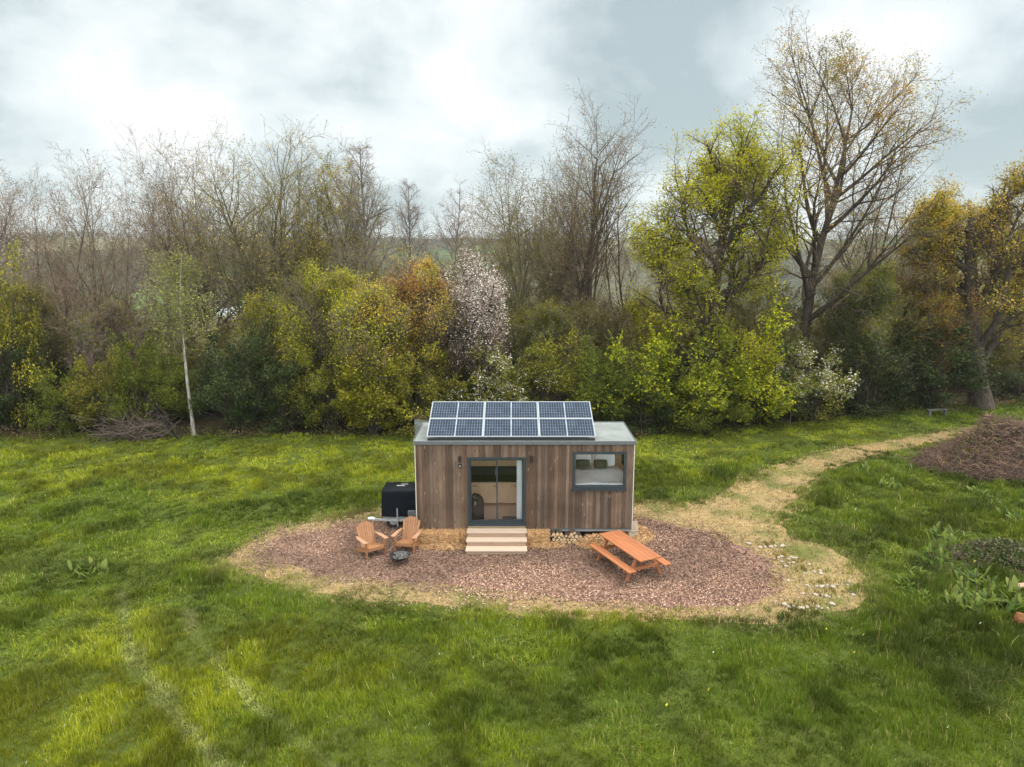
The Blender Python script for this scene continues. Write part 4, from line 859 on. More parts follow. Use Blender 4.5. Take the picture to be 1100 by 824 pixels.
    m = MB(); m.box(X0-.03, X0+.06, .5, .56, 1.2, 3.1); m.box(X0-.03, X0+.06, 2.04, 2.1, 1.2, 3.1); m.box(X0-.03, X0+.06, .56, 2.04, 1.2, 1.26); m.box(X0-.03, X0+.06, .56, 2.04, 3.04, 3.1); m.build('frame', M['anthracite'], wn)
    m = MB(); m.box(X0+.012, X0+.02, .56, 2.04, 1.26, 3.04); m.build('pane', M['glass'], wn)
    # lamps and switch plate
    for x in (-1.73, .65):
        m = MB(); m.tube([(x, -.085, 2.80), (x, -.085, 3.0)], .042, 14); m.box(x-.03, x+.03, -.05, -.025, 2.86, 2.95); m.build('wall_lamp', M['black'], house)
    m = MB(); m.box(-1.79, -1.67, -.06, -.026, 2.60, 2.72); kp = m.build('key_box', M['black'], house, bevel=.006)
    m = MB(); m.box(-1.76, -1.70, -.066, -.0605, 2.63, 2.67); m.build('cover_plate', M['galv'], kp)
cabin()

# interior
def interior():
    kc = root('kitchen_unit', 'wooden kitchen cabinets with a black worktop seen through the glass door', 'kitchen', (0, 0, .62))
    m = MB(); m.box(-1.89, 1.04, 1.72, 2.44, .08, .88); m.build('carcass', M['cabinet'], kc)
    m = MB(); m.box(-1.89, 1.04, 1.68, 2.45, .885, .93); m.build('worktop', M['black'], kc)
    m = MB(); m.box(-1.89, 1.04, 2.40, 2.448, .932, 1.25); m.build('splashback', M['black'], kc)
    for i in range(4):
        a = -1.87+i*.725; m = MB(); m.box(a, a+.715, 1.69, 1.717, .10, .86); d = m.build('cupboard_door', M['cabinet'], kc, bevel=.004)
        m = MB(); m.box(a+.45, a+.62, 1.665, 1.688, .74, .755); m.build('handle', M['black'], d)
    m = MB(); m.tube([(-.6, 2.3, .93), (-.6, 2.3, 1.18), (-.6, 2.2, 1.24), (-.6, 2.12, 1.17)], .014, 8); m.build('tap', M['galv'], kc)
    sh = root('wall_shelf', 'long dark shelf high on the kitchen wall inside the glass door', 'shelf', (0, 0, 0))
    m = MB(); m.box(-1.7, .9, 2.2, 2.45, 2.35, 2.39); m.build('board', M['cabinet'], sh); m = MB(); m.box(-1.5, .7, 2.3, 2.44, 2.25, 2.35); m.build('rail', M['black'], sh)
    b = root('bed', 'raised bed with white mattress and duvet behind the picture window', 'bed', (2.6, 0, 0))
    m = MB(); m.box(-1.46, 1.35, .15, 2.42, .65, 1.72); m.build('base', M['ply'], b)
    m = MB(); m.box(-1.45, 1.34, .14, 2.41, 1.725, 1.90); m.build('mattress', M['linen'], b, bevel=.04)
    nx, ny = 44, 36; V = []; rng = np.random.default_rng(2)
    gx, gy = np.meshgrid(np.linspace(-1.44, 1.33, nx), np.linspace(.12, 1.75, ny)); gz = 1.97+.05*fbm(gx, gy, 2.2, 9, 3)+.04*np.sin(gx*3+gy*2)*np.exp(-((gx+.3)**2+(gy-.5)**2)*3)
    ii = np.arange(nx*ny).reshape(ny, nx); top = np.stack([gx, gy, gz], -1).reshape(-1, 3); bot = top.copy(); bot[:, 2] = 1.91; n0 = nx*ny
    q = np.stack([ii[:-1, :-1], ii[:-1, 1:], ii[1:, 1:], ii[1:, :-1]], -1).reshape(-1, 4); fr = np.stack([ii[0, :-1]+n0, ii[0, 1:]+n0, ii[0, 1:], ii[0, :-1]], -1); bk = np.stack([ii[-1, 1:]+n0, ii[-1, :-1]+n0, ii[-1, :-1], ii[-1, 1:]], -1)
    np_mesh('duvet', np.concatenate([top, bot]), [q, q[:, ::-1]+n0, fr, bk], M['linen'], b, smooth=True)
    def pillow(name, label, x, y, z, w, h, t, m_, tilt, rz=0):
        n = 14; u = np.linspace(-1, 1, n); gx, gz = np.meshgrid(u, u); e = (1-np.abs(gx)**3)*(1-np.abs(gz)**3); px = gx*w/2*(1-.08*gz**2); pz = gz*h/2*(1-.08*gx**2)
        A = np.stack([px, -t/2*np.sqrt(np.maximum(e, 0)), pz], -1).reshape(-1, 3); B = A.copy(); B[:, 1] *= -1; ii = np.arange(n*n).reshape(n, n)
        q = np.stack([ii[:-1, :-1], ii[:-1, 1:], ii[1:, 1:], ii[1:, :-1]], -1).reshape(-1, 4)
        o = np_mesh(name, np.concatenate([A, B]), [q, q[:, ::-1]+n*n], m_, smooth=True); o.location = (x, y, z); o.rotation_euler = (-tilt, 0, rz); tag(o, label, 'pillow'); return o
    pillow('pillow', 'white pillow on the bed, behind the left olive cushion', 2.46, 1.98, 2.32, .82, .60, .22, M['linen'], .5)
    pillow('pillow', 'white pillow on the bed, behind the right olive cushion', 3.30, 1.98, 2.32, .82, .60, .22, M['linen'], .5)
    pillow('cushion', 'dark olive cushion leaning on the left white pillow', 2.54, 1.66, 2.19, .50, .34, .14, M['olive'], .55)
    pillow('cushion', 'dark olive cushion leaning on the right white pillow', 3.16, 1.66, 2.19, .50, .34, .14, M['olive'], .55)
    pr = root('picture', 'small dark framed picture on the bedroom wall above the pillows', 'picture', (3.05, 2.44, 2.83)); m = MB(); m.box(-.16, .16, -.03, -.002, -.12, .12); m.build('frame', M['black'], pr); m = MB(); m.box(-.12, .12, -.034, -.031, -.09, .09); m.build('print', M['greymat'], pr)
    pr = root('picture', 'small pale framed picture on the bedroom wall, left of the dark one', 'picture', (2.68, 2.44, 2.83)); m = MB(); m.box(-.13, .13, -.03, -.002, -.12, .12); m.build('frame', M['palewhite'], pr); m = MB(); m.box(-.09, .09, -.034, -.031, -.08, .08); m.build('print', M['greymat'], pr)
    bg = root('case', 'black rounded case standing inside the left edge of the glass door', 'case', (-1.17, .42, .62))
    m = MB(); prof = [(-.2, 0), (.2, 0), (.21, .55), (.17, .72), (.05, .86), (-.12, .9), (-.2, .85)]
    m.add([(x, -.13, z) for x, z in prof]+[(x, .13, z) for x, z in prof], [tuple(range(7)), tuple(range(7, 14))[::-1]]+[((i+1) % 7, i, i+7, (i+1) % 7+7) for i in range(7)]); m.build('body', M['black'], bg, bevel=.03)
    m = MB(); m.box(-.10, -.06, -.15, -.132, .55, .68); m.build('highlight_strip', M['galv'], bg)  # pale strip standing in for the highlight on the case
    m = MB(); m.box(-.33, .30, .14, .62, .622, .635); tag(m.build('doormat', M['greymat']), 'grey doormat lying inside the right pane of the glass door', 'doormat')
    n = 40; x = np.linspace(.16, .36, n); y = .22+.035*np.sin(np.arange(n)*1.1); V = np.array([(a, b_, z) for z in (.66, 2.86) for a, b_ in zip(x, y)]+[(a, b_+.012, z) for z in (.66, 2.86) for a, b_ in zip(x, y)])
    f = [(i, i+1, n+i+1, n+i) for i in range(n-1)]; f2 = [(2*n+i+1, 2*n+i, 3*n+i, 3*n+i+1) for i in range(n-1)]
    tag(np_mesh('curtain', V, [np.array(f+f2)], M['linen'], smooth=True), 'white curtain drawn to the right side inside the glass door', 'curtain')
interior()

# solar panels: three columns by two rows on a tilted frame
def solar():
    p0 = np.array((0, .10, 3.60)); tl = math.atan2(.76, 1.98); w, h = 1.86, 1.05
    cols = ['left', 'middle', 'right']; rows = ['lower', 'upper']
    def mk(label):
        rt = root('solar_panel', label, 'solar panel', group='solar panels on the cabin roof')
        m = MB(); f = .026; t = .035
        m.box(0, w, 0, f, 0, t); m.box(0, w, h-f, h, 0, t); m.box(0, f, f, h-f, 0, t); m.box(w-f, w, f, h-f, 0, t); m.build('frame', M['panelframe'], rt)
        m = MB(); m.box(f, w-f, f, h-f, .006, .022, (.13, .16, .21)); m.box(w/2-.009, w/2+.009, f, h-f, .0221, .026, (.34, .37, .40))
        r = random.Random(4)
        for half in (0, 1):
            a0 = f+.008 if half == 0 else w/2+.02; a1 = w/2-.02 if half == 0 else w-f-.008
            nx, ny = 10, 6; cw = (a1-a0)/nx; chh = (h-2*f-.02)/ny
            for i in range(nx):
                for j in range(ny):
                    k = r.uniform(.8, 1.2); m.box(a0+i*cw+.006, a0+(i+1)*cw-.006, f+.01+j*chh+.007, f+.01+(j+1)*chh-.007, .0222, .0245, (.013*k, .024*k, .042*k))
        m.build('cells', M['cells'], rt)
        m = MB(); m.box(.3, .36, .02, h-.02, -.04, -.002); m.box(w-.36, w-.3, .02, h-.02, -.04, -.002); m.build('mounting_rail', M['fascia'], rt)
        return rt
    first = None
    for j in range(2):
        for i in range(3):
            lb = f'{cols[i]} blue solar panel of the {rows[j]} row tilted on the cabin roof'
            o = mk(lb) if first is None else copy_tree(first); first = first or o; o['label'] = lb
            s = j*(h+.012); o.location = (-2.83+i*(w+.012), p0[1]+s*math.cos(tl), p0[2]+s*math.sin(tl)); o.rotation_euler = (tl, 0, 0)
    fr = root('panel_support', 'dark triangular frame holding the tilted solar panels above the roof', 'frame', (0, 0, 0))
    for i in range(4):
        x = -2.6+i*1.72; m = MB(); m.bar((x, 2.0, 3.497), (x, 2.0, 4.27), .04, .04, (0, 1, 0)); m.build('strut', M['galv'], fr)
        m = MB(); m.box(x-.02, x+.02, .1, 2.0, 3.494, 3.53); m.build('foot_rail', M['galv'], fr)
    m = MB(); m.box(-2.8, 2.75, .07, .11, 3.497, 3.57); m.build('front_rail', M['black'], fr)
solar()

# wooden steps
def steps():
    rt = root('wooden_steps', 'pale three-step timber stair below the glass door', 'steps', (0, 0, 0)); x0, x1 = -1.5, .49
    for z, ya, yb in ((.50, -.50, -.125), (.335, -.84, -.47), (.17, -1.2, -.81)):
        m = MB(); n = 3
        for i in range(n):
            k = random.Random(int(z*100)+i).uniform(.92, 1.08); m.box(x0, x1, ya+(yb-ya)*i/n+.003, ya+(yb-ya)*(i+1)/n-.003, z-.035, z, (k, k, k))
        m.build('tread', M['step'], rt)
        m = MB(); m.box(x0+.03, x1-.03, ya+.035, ya+.06, max(.0, z-.165), z-.036); m.build('riser', M['riser'], rt)
    for x in (x0+.03, x1-.06):
        m = MB(); m.box(x+.001, x+.029, -1.13, -.81, 0, .134); m.box(x+.001, x+.029, -.808, -.45, 0, .299); m.box(x+.001, x+.029, -.448, -.13, 0, .464); m.build('stringer', M['riser'], rt)
steps()

# straw bales, loose straw, logs
def bale(label, x, y, z, rz, L=.78, W=.42, Hh=.36, seed=0):
    rt = root('straw_bale', label, 'straw bale', (x, y, z), rz, 'straw bales under the cabin'); nr = np.random.default_rng(seed)
    n = 12; g = np.linspace(-1, 1, n); import bmesh
    bm = bmesh.new(); bmesh.ops.create_cube(bm, size=1); bmesh.ops.subdivide_edges(bm, edges=bm.edges, cuts=9, use_grid_fill=True)
    for v in bm.verts:
        c = v.co; k = .5-.5*max(abs(c.x), abs(c.y), abs(c.z)); wv = 1-.05*(abs(math.cos(c.x*9)) < .12)
        v.co = (c.x*L+nr.normal(0, .010), c.y*W*wv+nr.normal(0, .012), (c.z+.5)*Hh*wv+nr.normal(0, .010)); v.co.z = max(v.co.z, 0)
    me = bpy.data.meshes.new('bale_body'); bm.to_mesh(me); bm.free(); me.materials.append(M['straw'])
    a = me.color_attributes.new('col', 'FLOAT_COLOR', 'POINT'); a.data.foreach_set('color', np.ones(len(me.vertices)*4, np.float32))
    o = bpy.data.objects.new('bale_body', me); COL.objects.link(o); o.parent = rt
    m = 1500; face = nr.integers(0, 3, m); p = nr.uniform(-.5, .5, (m, 3)); p[face == 0, 1] = -.5; p[face == 1, 2] = .5; p[face == 2, 0] = np.sign(nr.random((face == 2).sum())-.5)*.5
    p = p*np.array((L, W, Hh))+np.array((0, 0, Hh/2)); d = nr.normal(0, 1, (m, 3)); d /= np.linalg.norm(d, axis=1, keepdims=True); l = nr.uniform(.03, .09, (m, 1)); s = np.cross(d, nr.normal(0, 1, (m, 3))); s /= np.linalg.norm(s, axis=1, keepdims=True)+1e-9
    V = np.stack([p-d*l-s*.004, p-d*l+s*.004, p+d*l+s*.004, p+d*l-s*.004], 1); V[:, :, 2] = np.maximum(V[:, :, 2], .005)
    c = pal_cols(nr, m, [(.48, .28, .13), (.56, .37, .20), (.34, .18, .075)]); np_mesh('straw_ends', V.reshape(-1, 3), [np.arange(m*4).reshape(-1, 4)], M['strawblade'], rt, col=np.repeat(c, 4, 0))
for i, (lb, x, y, z, rz, L) in enumerate([
   ('straw bale under the cabin, half hidden by the right wooden chair', -2.80, -.16, 0, .03, .78), ('straw bale under the cabin midway between chairs and stair', -2.08, -.2, 0, -.04, .66),
   ('short straw bale tight against the left side of the stair', -1.63, -.14, 0, .02, .30), ('straw bale tight against the right side of the stair', .87, -.16, 0, -.02, .74)]):
    bale(lb, x, y, z, rz, L, Hh=.43, seed=i)
def loose(name, label, cx, cy, rx, ry, hh, n, seed, pal=((.48, .28, .13), (.56, .37, .20), (.34, .19, .08))):
    nr = np.random.default_rng(seed); a = nr.uniform(0, 6.28, n); q = np.sqrt(nr.random(n)); x = cx+rx*q*np.cos(a); y = cy+ry*q*np.sin(a); z = nr.random(n)*hh*(1-q**2)+.015
    p = np.stack([x, y, z], 1); d = nr.normal(0, 1, (n, 3)); d[:, 2] *= .35; d /= np.linalg.norm(d, axis=1, keepdims=True); l = nr.uniform(.04, .13, (n, 1)); s = np.cross(d, nr.normal(0, 1, (n, 3))); s /= np.linalg.norm(s, axis=1, keepdims=True)+1e-9
    V = np.stack([p-d*l-s*.006, p-d*l+s*.006, p+d*l+s*.006, p+d*l-s*.006], 1); V[:, :, 2] = np.maximum(V[:, :, 2], .012)
    o = np_mesh(name, V.reshape(-1, 3), [np.arange(n*4).reshape(-1, 4)], M['strawblade'], col=np.repeat(pal_cols(nr, n, pal), 4, 0)); tag(o, label, 'straw', kind='stuff')
loose('loose_straw', 'loose straw spilled before the bales left of the stair', -2.3, -.55, 1.0, .28, .10, 2600, 1)
loose('loose_straw', 'heap of loose straw between firewood and picnic table', 2.75, -.35, .6, .42, .34, 3600, 2)
loose('loose_straw', 'loose straw spilled before the bale right of the stair', 1.1, -.5, .7, .2, .08, 1500, 3)
loose('loose_straw', 'loose straw and chips at the right rear corner of the cabin', 4.35, .5, .5, .8, .22, 3000, 4)
def log_things():
    rng = random.Random(9); first = None; k = 0
    def mk():
        rt = root('firewood_log', 'split firewood log with pale cut end stacked under the cabin', 'log', group='firewood stacked under the cabin')
        m = MB(); n = 9; r = .062; m.tube([(0, 0, 0), (0, .33, 0)], [r, r], n, cap=False); m.build('bark', M['logbark'], rt, smooth=True)
        m = MB(); m.add([(r*.99*math.cos(2*math.pi*i/n), -.002, r*.99*math.sin(2*math.pi*i/n)) for i in range(n)], [tuple(range(n))[::-1]]); m.build('cut_end', M['logend'], rt); m = MB(); m.add([(r*.99*math.cos(2*math.pi*i/n), .332, r*.99*math.sin(2*math.pi*i/n)) for i in range(n)], [tuple(range(n))])
        m.build('cut_end', M['logend'], rt); return rt
    for row in range(4):
        for i in range(10):
            x = 1.34+i*.118+(row % 2)*.058+rng.uniform(-.012, .012); z = .068+row*.098+rng.uniform(-.008, .008)
            if row == 3 and (i > 6 or rng.random() < .4): continue
            if row == 2 and i > 8: continue
            o = mk() if first is None else copy_tree(first); first = first or o
            o.location = (x, -.28+rng.uniform(-.06, .05), z); o.rotation_euler = (0, rng.uniform(0, 6.28), rng.uniform(-.12, .12)); s = rng.uniform(.75, 1.05); o.scale = (s, 1, s)
    for i, (x, y, rz, l) in enumerate([(3.25, -1.75, .6, 1.2), (3.7, -2.0, 2.0, 1.3), (3.9, -2.35, 1.1, 1.1)]):
        o = copy_tree(first); o.name = 'loose_log'; o.location = (x, y, .09); o.rotation_euler = (0, 0, rz); o.scale = (1.4, l, 1.4); o['label'] = 'grey log tumbled on the mulch under the picnic table'; o['group'] = 'logs under the picnic table'
log_things()
rt = root('leaning_board', 'pale wooden board leaning at the right rear corner of the cabin', 'board', (4.16, .1, 0), .25); m = MB(); m.bar((0, 0, 0), (-.03, .1, .62), .34, .03, (0, -1, 0)); m.bar((0, -.02, .3), (0, -.02, .34), .3, .03, (0, -1, 0)); m.build('sheet', M['paleplank'], rt)

# adirondack chairs
def chair(label, x, y, rz):
    rt = root('garden_chair', label, 'chair', (x, y, 0), rz); rng = random.Random(int(abs(x)*100))
    def k(): q = rng.uniform(.9, 1.12); return (q, q, q)
    m = MB()   # seat slats, front edge at y=-.33
    for i in range(7):
        t = i/6; yy = -.33+t*.5; zz = .37-.11*t; m.bar((-.27, yy, zz), (.27, yy, zz), .072, .02, (0, .2, 1), k())
    m.build('seat', M['teak'], rt)
    m = MB()
    for i in range(7):
        xx = (i-3)*.082; top = .98-.011*(i-3)**2; f = (top-.22)
        a = (xx*.88, .15, .22); b = (xx*1.06, .15+f*.42, top); m.bar(a, b, .074, .018, (0, -1, 0), k())
    m.bar((-.27, .235, .36), (.27, .235, .36), .05, .03, (0, 0, 1)); m.bar((-.29, .42, .74), (.29, .42, .74), .05, .03, (0, 0, 1)); m.build('backrest', M['teak'], rt)
    for s in (-1, 1):
        m = MB(); m.add([(s*.29, -.40, .575), (s*.44, -.40, .575), (s*.42, .1, .565), (s*.36, .36, .56), (s*.30, .36, .56), (s*.29, -.40, .60), (s*.44, -.40, .60), (s*.42, .1, .59), (s*.36, .36, .585), (s*.30, .36, .585)],
              [(0, 1, 2, 3, 4), (9, 8, 7, 6, 5), (0, 5, 6, 1), (1, 6, 7, 2), (2, 7, 8, 3), (3, 8, 9, 4), (4, 9, 5, 0)]); m.build('armrest', M['teakpale'], rt)
        m = MB(); m.box(s*.315-.012, s*.315+.012, -.36, -.25, 0, .573); m.build('front_leg', M['teak'], rt)
        m = MB(); m.bar((s*.285, -.34, .31), (s*.285, .52, .05), .024, .11, (0, 0, 1)); m.build('rear_leg', M['teak'], rt)
    m = MB(); m.box(-.27, .27, -.375, -.352, .27, .37); m.build('apron', M['teak'], rt)
    return rt
chair('slatted wooden garden chair turned towards the fire bowl, standing out on the mulch', -4.56, -1.08, R(38))
chair('slatted wooden garden chair with its back to the straw bales and trailer', -3.42, -.72, R(-12))

# fire bowl
def firebowl():
    rt = root('fire_bowl', 'black round fire bowl with grey ash on short legs before the chairs', 'fire bowl', (-3.52, -1.78, 0))
    m = MB(); m.lathe([(.0, .13), (.12, .14), (.23, .19), (.30, .27), (.335, .285), (.335, .295), (.30, .285), (.22, .205), (.11, .16), (.0, .15)], 28); m.build('bowl', M['blackgloss'], rt, smooth=True)
    nr = random.Random(6); m = MB()
    for i in range(60):
        a = nr.uniform(0, 6.28); q = .24*math.sqrt(nr.random()); x, y = q*math.cos(a), q*math.sin(a); z = .215+nr.uniform(0, .05); m.bar((x, y, z), (x+nr.uniform(-.06, .06), y+nr.uniform(-.06, .06), z+nr.uniform(-.01, .03)), .03, .025)
    m.build('ash', M['ash'], rt)
    for i in range(3):
        a = .6+i*2.09; m = MB(); m.bar((.2*math.cos(a), .2*math.sin(a), .2), (.29*math.cos(a), .29*math.sin(a), 0), .03, .03); m.build('leg', M['black'], rt)
firebowl()

# picnic table
def picnic():
    rt = root('picnic_table', 'orange-stained timber picnic table with attached benches on the mulch', 'picnic table', (3.62, -2.05, 0), R(-65)); rt.scale = (1.1, 1.05, 1.0); rng = random.Random(12)
    def k(): q = rng.uniform(.88, 1.1); return (q, q, q)
    m = MB()
    for i in range(5): m.box(-1.03, 1.03, -.37+i*.149+.003, -.37+(i+1)*.149-.003, .715, .755, k())
    m.build('tabletop', M['picnic'], rt, bevel=.004)
    for s in (-1, 1):
        m = MB()
        for i in range(2): a = s*.60+i*.13-.065-.065; m.box(-1.03, 1.03, a+.003, a+.127, .425, .463, k())
        m.build('bench', M['picnic'], rt, bevel=.004)
    for x in (-.72, .72):
        for s in (-1, 1):
            m = MB(); m.bar((x, s*.60, 0), (x, s*.24, .714), .09, .045, (1, 0, 0)); m.build('leg', M['picnic'], rt)
        e = .045*(1 if x > 0 else -1)
        m = MB(); m.box(x+e-.02, x+e+.02, -.72, .72, .33, .424, k()); m.build('bench_support', M['picnic'], rt)
        m = MB(); m.box(x+e-.02, x+e+.02, -.34, .34, .63, .713, k()); m.build('top_support', M['picnic'], rt)
        m = MB(); m.bar((x*.94, 0, .38), (x*.3, 0, .70), .06, .04, (0, 1, 0)); m.build('brace', M['picnic'], rt)
picnic()

# covered trailer
def trailer():
    rt = root('covered_trailer', 'small trailer under a black tarpaulin with grey drawbar, left of the cabin', 'trailer', (-3.9, 1.5, 0))
    import bmesh
    bm = bmesh.new(); bmesh.ops.create_cube(bm, size=1); bmesh.ops.subdivide_edges(bm, edges=bm.edges, cuts=11, use_grid_fill=True); nr = np.random.default_rng(3)
    for v in bm.verts:
        c = v.co.copy(); fl = 1+.05*(.5-c.z)+.02*math.sin(c.x*26+c.z*3)*(.5-c.z)+.02*math.sin(c.y*22)*(.5-c.z); sag = -.05*(c.z > .45)*math.cos(c.x*3.1)*math.cos(c.y*3.1)*-1
        v.co = (c.x*1.34*fl, c.y*.98*fl, .46+(c.z+.5)*.96+sag+.012*math.sin(c.x*17+c.y*9))
    bmesh.ops.smooth_vert(bm, verts=bm.verts, factor=.35, use_axis_x=True, use_axis_y=True, use_axis_z=True)
    me = bpy.data.meshes.new('cover'); bm.to_mesh(me); bm.free(); me.polygons.foreach_set('use_smooth', np.ones(len(me.polygons), bool)); me.materials.append(M['tarp'])
    o = bpy.data.objects.new('cover', me); COL.objects.link(o); o.parent = rt
    m = MB(); m.box(-.18, .1, -.16, -.10, 1.475, 1.50); m.box(-.05, .2, .02, .06, 1.475, 1.495); m.build('vent_flap', M['galv'], rt)
    m = MB(); m.box(-.62, .62, -.44, .44, .36, .455); m.build('bed', M['galv'], rt)
    m = MB(); m.bar((.6, -.62, .38), (-.55, -.62, .40), .06, .07); m.bar((.6, -.44, .38), (-.55, -.60, .38), .05, .06); m.bar((-.55, -.62, .40), (-.95, -.62, .42), .06, .06); m.build('drawbar', M['galv'], rt)
    m = MB(); m.tube([(-.9, -.62, .43), (-1.0, -.62, .46), (-1.14, -.62, .45)], [.05, .06, .045], 10); cp = m.build('coupling', M['palewhite'], rt)
    m = MB(); m.tube([(-.1, -.70, .2), (-.1, -.70, .85)], .024, 8); j = m.build('jockey_post', M['galv'], rt); m = MB(); m.tube([(-.13, -.70, .1), (-.07, -.70, .1)], .1, 14); m.build('jockey_wheel', M['rubber'], j)
    m = MB(); m.box(.28, .60, -.80, -.66, .40, .78); m.build('tool_box', M['fascia'], rt, bevel=.01)
    for s in (-1, 1):
        m = MB(); m.tube([(s*.3, -.40, .25), (s*.3, -.24, .25)], .25, 18); w = m.build('wheel', M['rubber'], rt); m = MB(); m.tube([(s*.3, -.405, .25), (s*.3, -.235, .25)], .13, 14); m.build('rim', M['galv'], w)
trailer()

# small things along the edges
def pile():
    nr = np.random.default_rng(14); rt = root('brush_pile', 'large heap of dead brown branches and roots beside the track', 'brush pile', (21.9, 8.5, 0)); rt.scale = (.92, .92, .95)
    def hz(x, y): # heap profile
        return 2.1*np.exp(-(((x-.8)/2.0)**2+((y-.4)/1.5)**2))+.75*np.exp(-(((x+1.2)/1.9)**2+((y+.5)/1.4)**2))+.65*np.exp(-(((x-2.2)/2.2)**2+((y+1.4)/1.3)**2))
    g = 60; gx, gy = np.meshgrid(np.linspace(-4.6, 5.2, g), np.linspace(-4, 4, g)); gz = hz(gx, gy)*(.25+1.15*fbm(gx, gy, .95, 5))-.16; ii = np.arange(g*g).reshape(g, g)
    np_mesh('core', np.stack([gx, gy, gz], -1).reshape(-1, 3), [np.stack([ii[:-1, :-1], ii[:-1, 1:], ii[1:, 1:], ii[1:, :-1]], -1).reshape(-1, 4)], M['gapshade'], rt, smooth=True)
    br = []
    n = 22000; x = nr.uniform(-4.4, 5, n); y = nr.uniform(-3.8, 3.8, n); h = hz(x, y); k = h > .10+.12*nr.random(n); x, y, h = x[k], y[k], h[k]
    for a, b, c in zip(x, y, h):
        z = c*(.25+1.15*float(fbm(np.array(a), np.array(b), .95, 5)))*nr.uniform(.85, 1.12)+.04; d = nr.normal(0, 1, 3); d[2] = d[2]*.35+.1; d = vnorm(d); l = nr.uniform(.08, .38); e = nr.normal(0, .2, 3)*l*2; r = nr.uniform(.006, .017)
        br.append((np.array([(a, b, z), np.array((a, b, z))+d*l+e, np.array((a, b, z))+d*2*l+e*.4]), [r, r*.8, r*.5]))
    jut = []
    for i in range(150):
        a, b = nr.normal(.2, 1.6), nr.normal(0, 1.0); z = hz(a, b)*.85; d = vnorm(np.array((nr.normal(0, .8), nr.normal(-.1, .7), nr.uniform(.05, .7)))); l = nr.uniform(.3, .9); e = nr.normal(0, .12, 3); r = nr.uniform(.012, .034)
        jut.append((np.array([(a, b, z), np.array((a, b, z))+d*l*.5+e, np.array((a, b, z))+d*l]), [r, r*.75, r*.35]))
    v, f = tubes(jut, 5); v[:, 2] = np.maximum(v[:, 2], .02); jv, jf, jc = v, f, np.repeat(pal_cols(nr, len(jut), [(.5, .45, .42), (.9, .85, .8), (.3, .27, .27)]), 15, 0)
    v, f = tubes(br, 3); v[:, 2] = np.maximum(v[:, 2], .02); c = pal_cols(nr, len(br), [(.62, .55, .55), (1.0, .9, .85), (.28, .25, .25), (.75, .58, .55), (1.35, 1.2, 1.0)]); vv, ff = join((v, f), (jv, jf)); np_mesh('branches', vv, [ff], M['twig'], rt, col=np.concatenate([np.repeat(c, 9, 0), jc]))
    m = 500; x = nr.normal(-1.2, .7, m); y = nr.normal(-.7, .5, m); P = np.stack([x, y, hz(x, y)+nr.uniform(0, .15, m)], 1); v, f = leaf_quads(nr, P, .13); np_mesh('bramble_leaves', v, [f], M['leaf'], rt, col=np.repeat(pal_cols(nr, m, GREEN+OLIVE), 4, 0))
pile()
def deadwood():
    nr = np.random.default_rng(21); rt = root('fallen_branches', 'tangle of grey dead branches lying left of the birch at the meadow edge', 'dead branches', (x_at(150, 13.4), 13.3, 0)); br = []
    for i in range(420):
        p = np.array((nr.normal(0, 1.0), nr.normal(0, .45), abs(nr.normal(.35, .35)))); d = vnorm(np.array((nr.normal(-.3, 1), nr.normal(-.2, .6), nr.normal(.15, .35)))); l = nr.uniform(.4, 1.5); e = nr.normal(0, .12, 3); r = nr.uniform(.010, .03)
        br.append((np.array([p, p+d*l*.5+e, p+d*l]), [r, r*.8, r*.35]))
    v, f = tubes([(np.array([(1.0, -.2, 1.9), (1.6, -.4, 1.0), (2.3, -.5, .1)]), [.03, .04, .05])], 6); np_mesh('leaning_limb', v, [f], M['twig'], rt, smooth=True)
    v, f = tubes(br, 4); v[:, 2] = np.maximum(v[:, 2], .02); np_mesh('branches', v, [f], M['twig'], rt, col=np.tile([[.5, .52, .5]], (len(v), 1)))
deadwood()
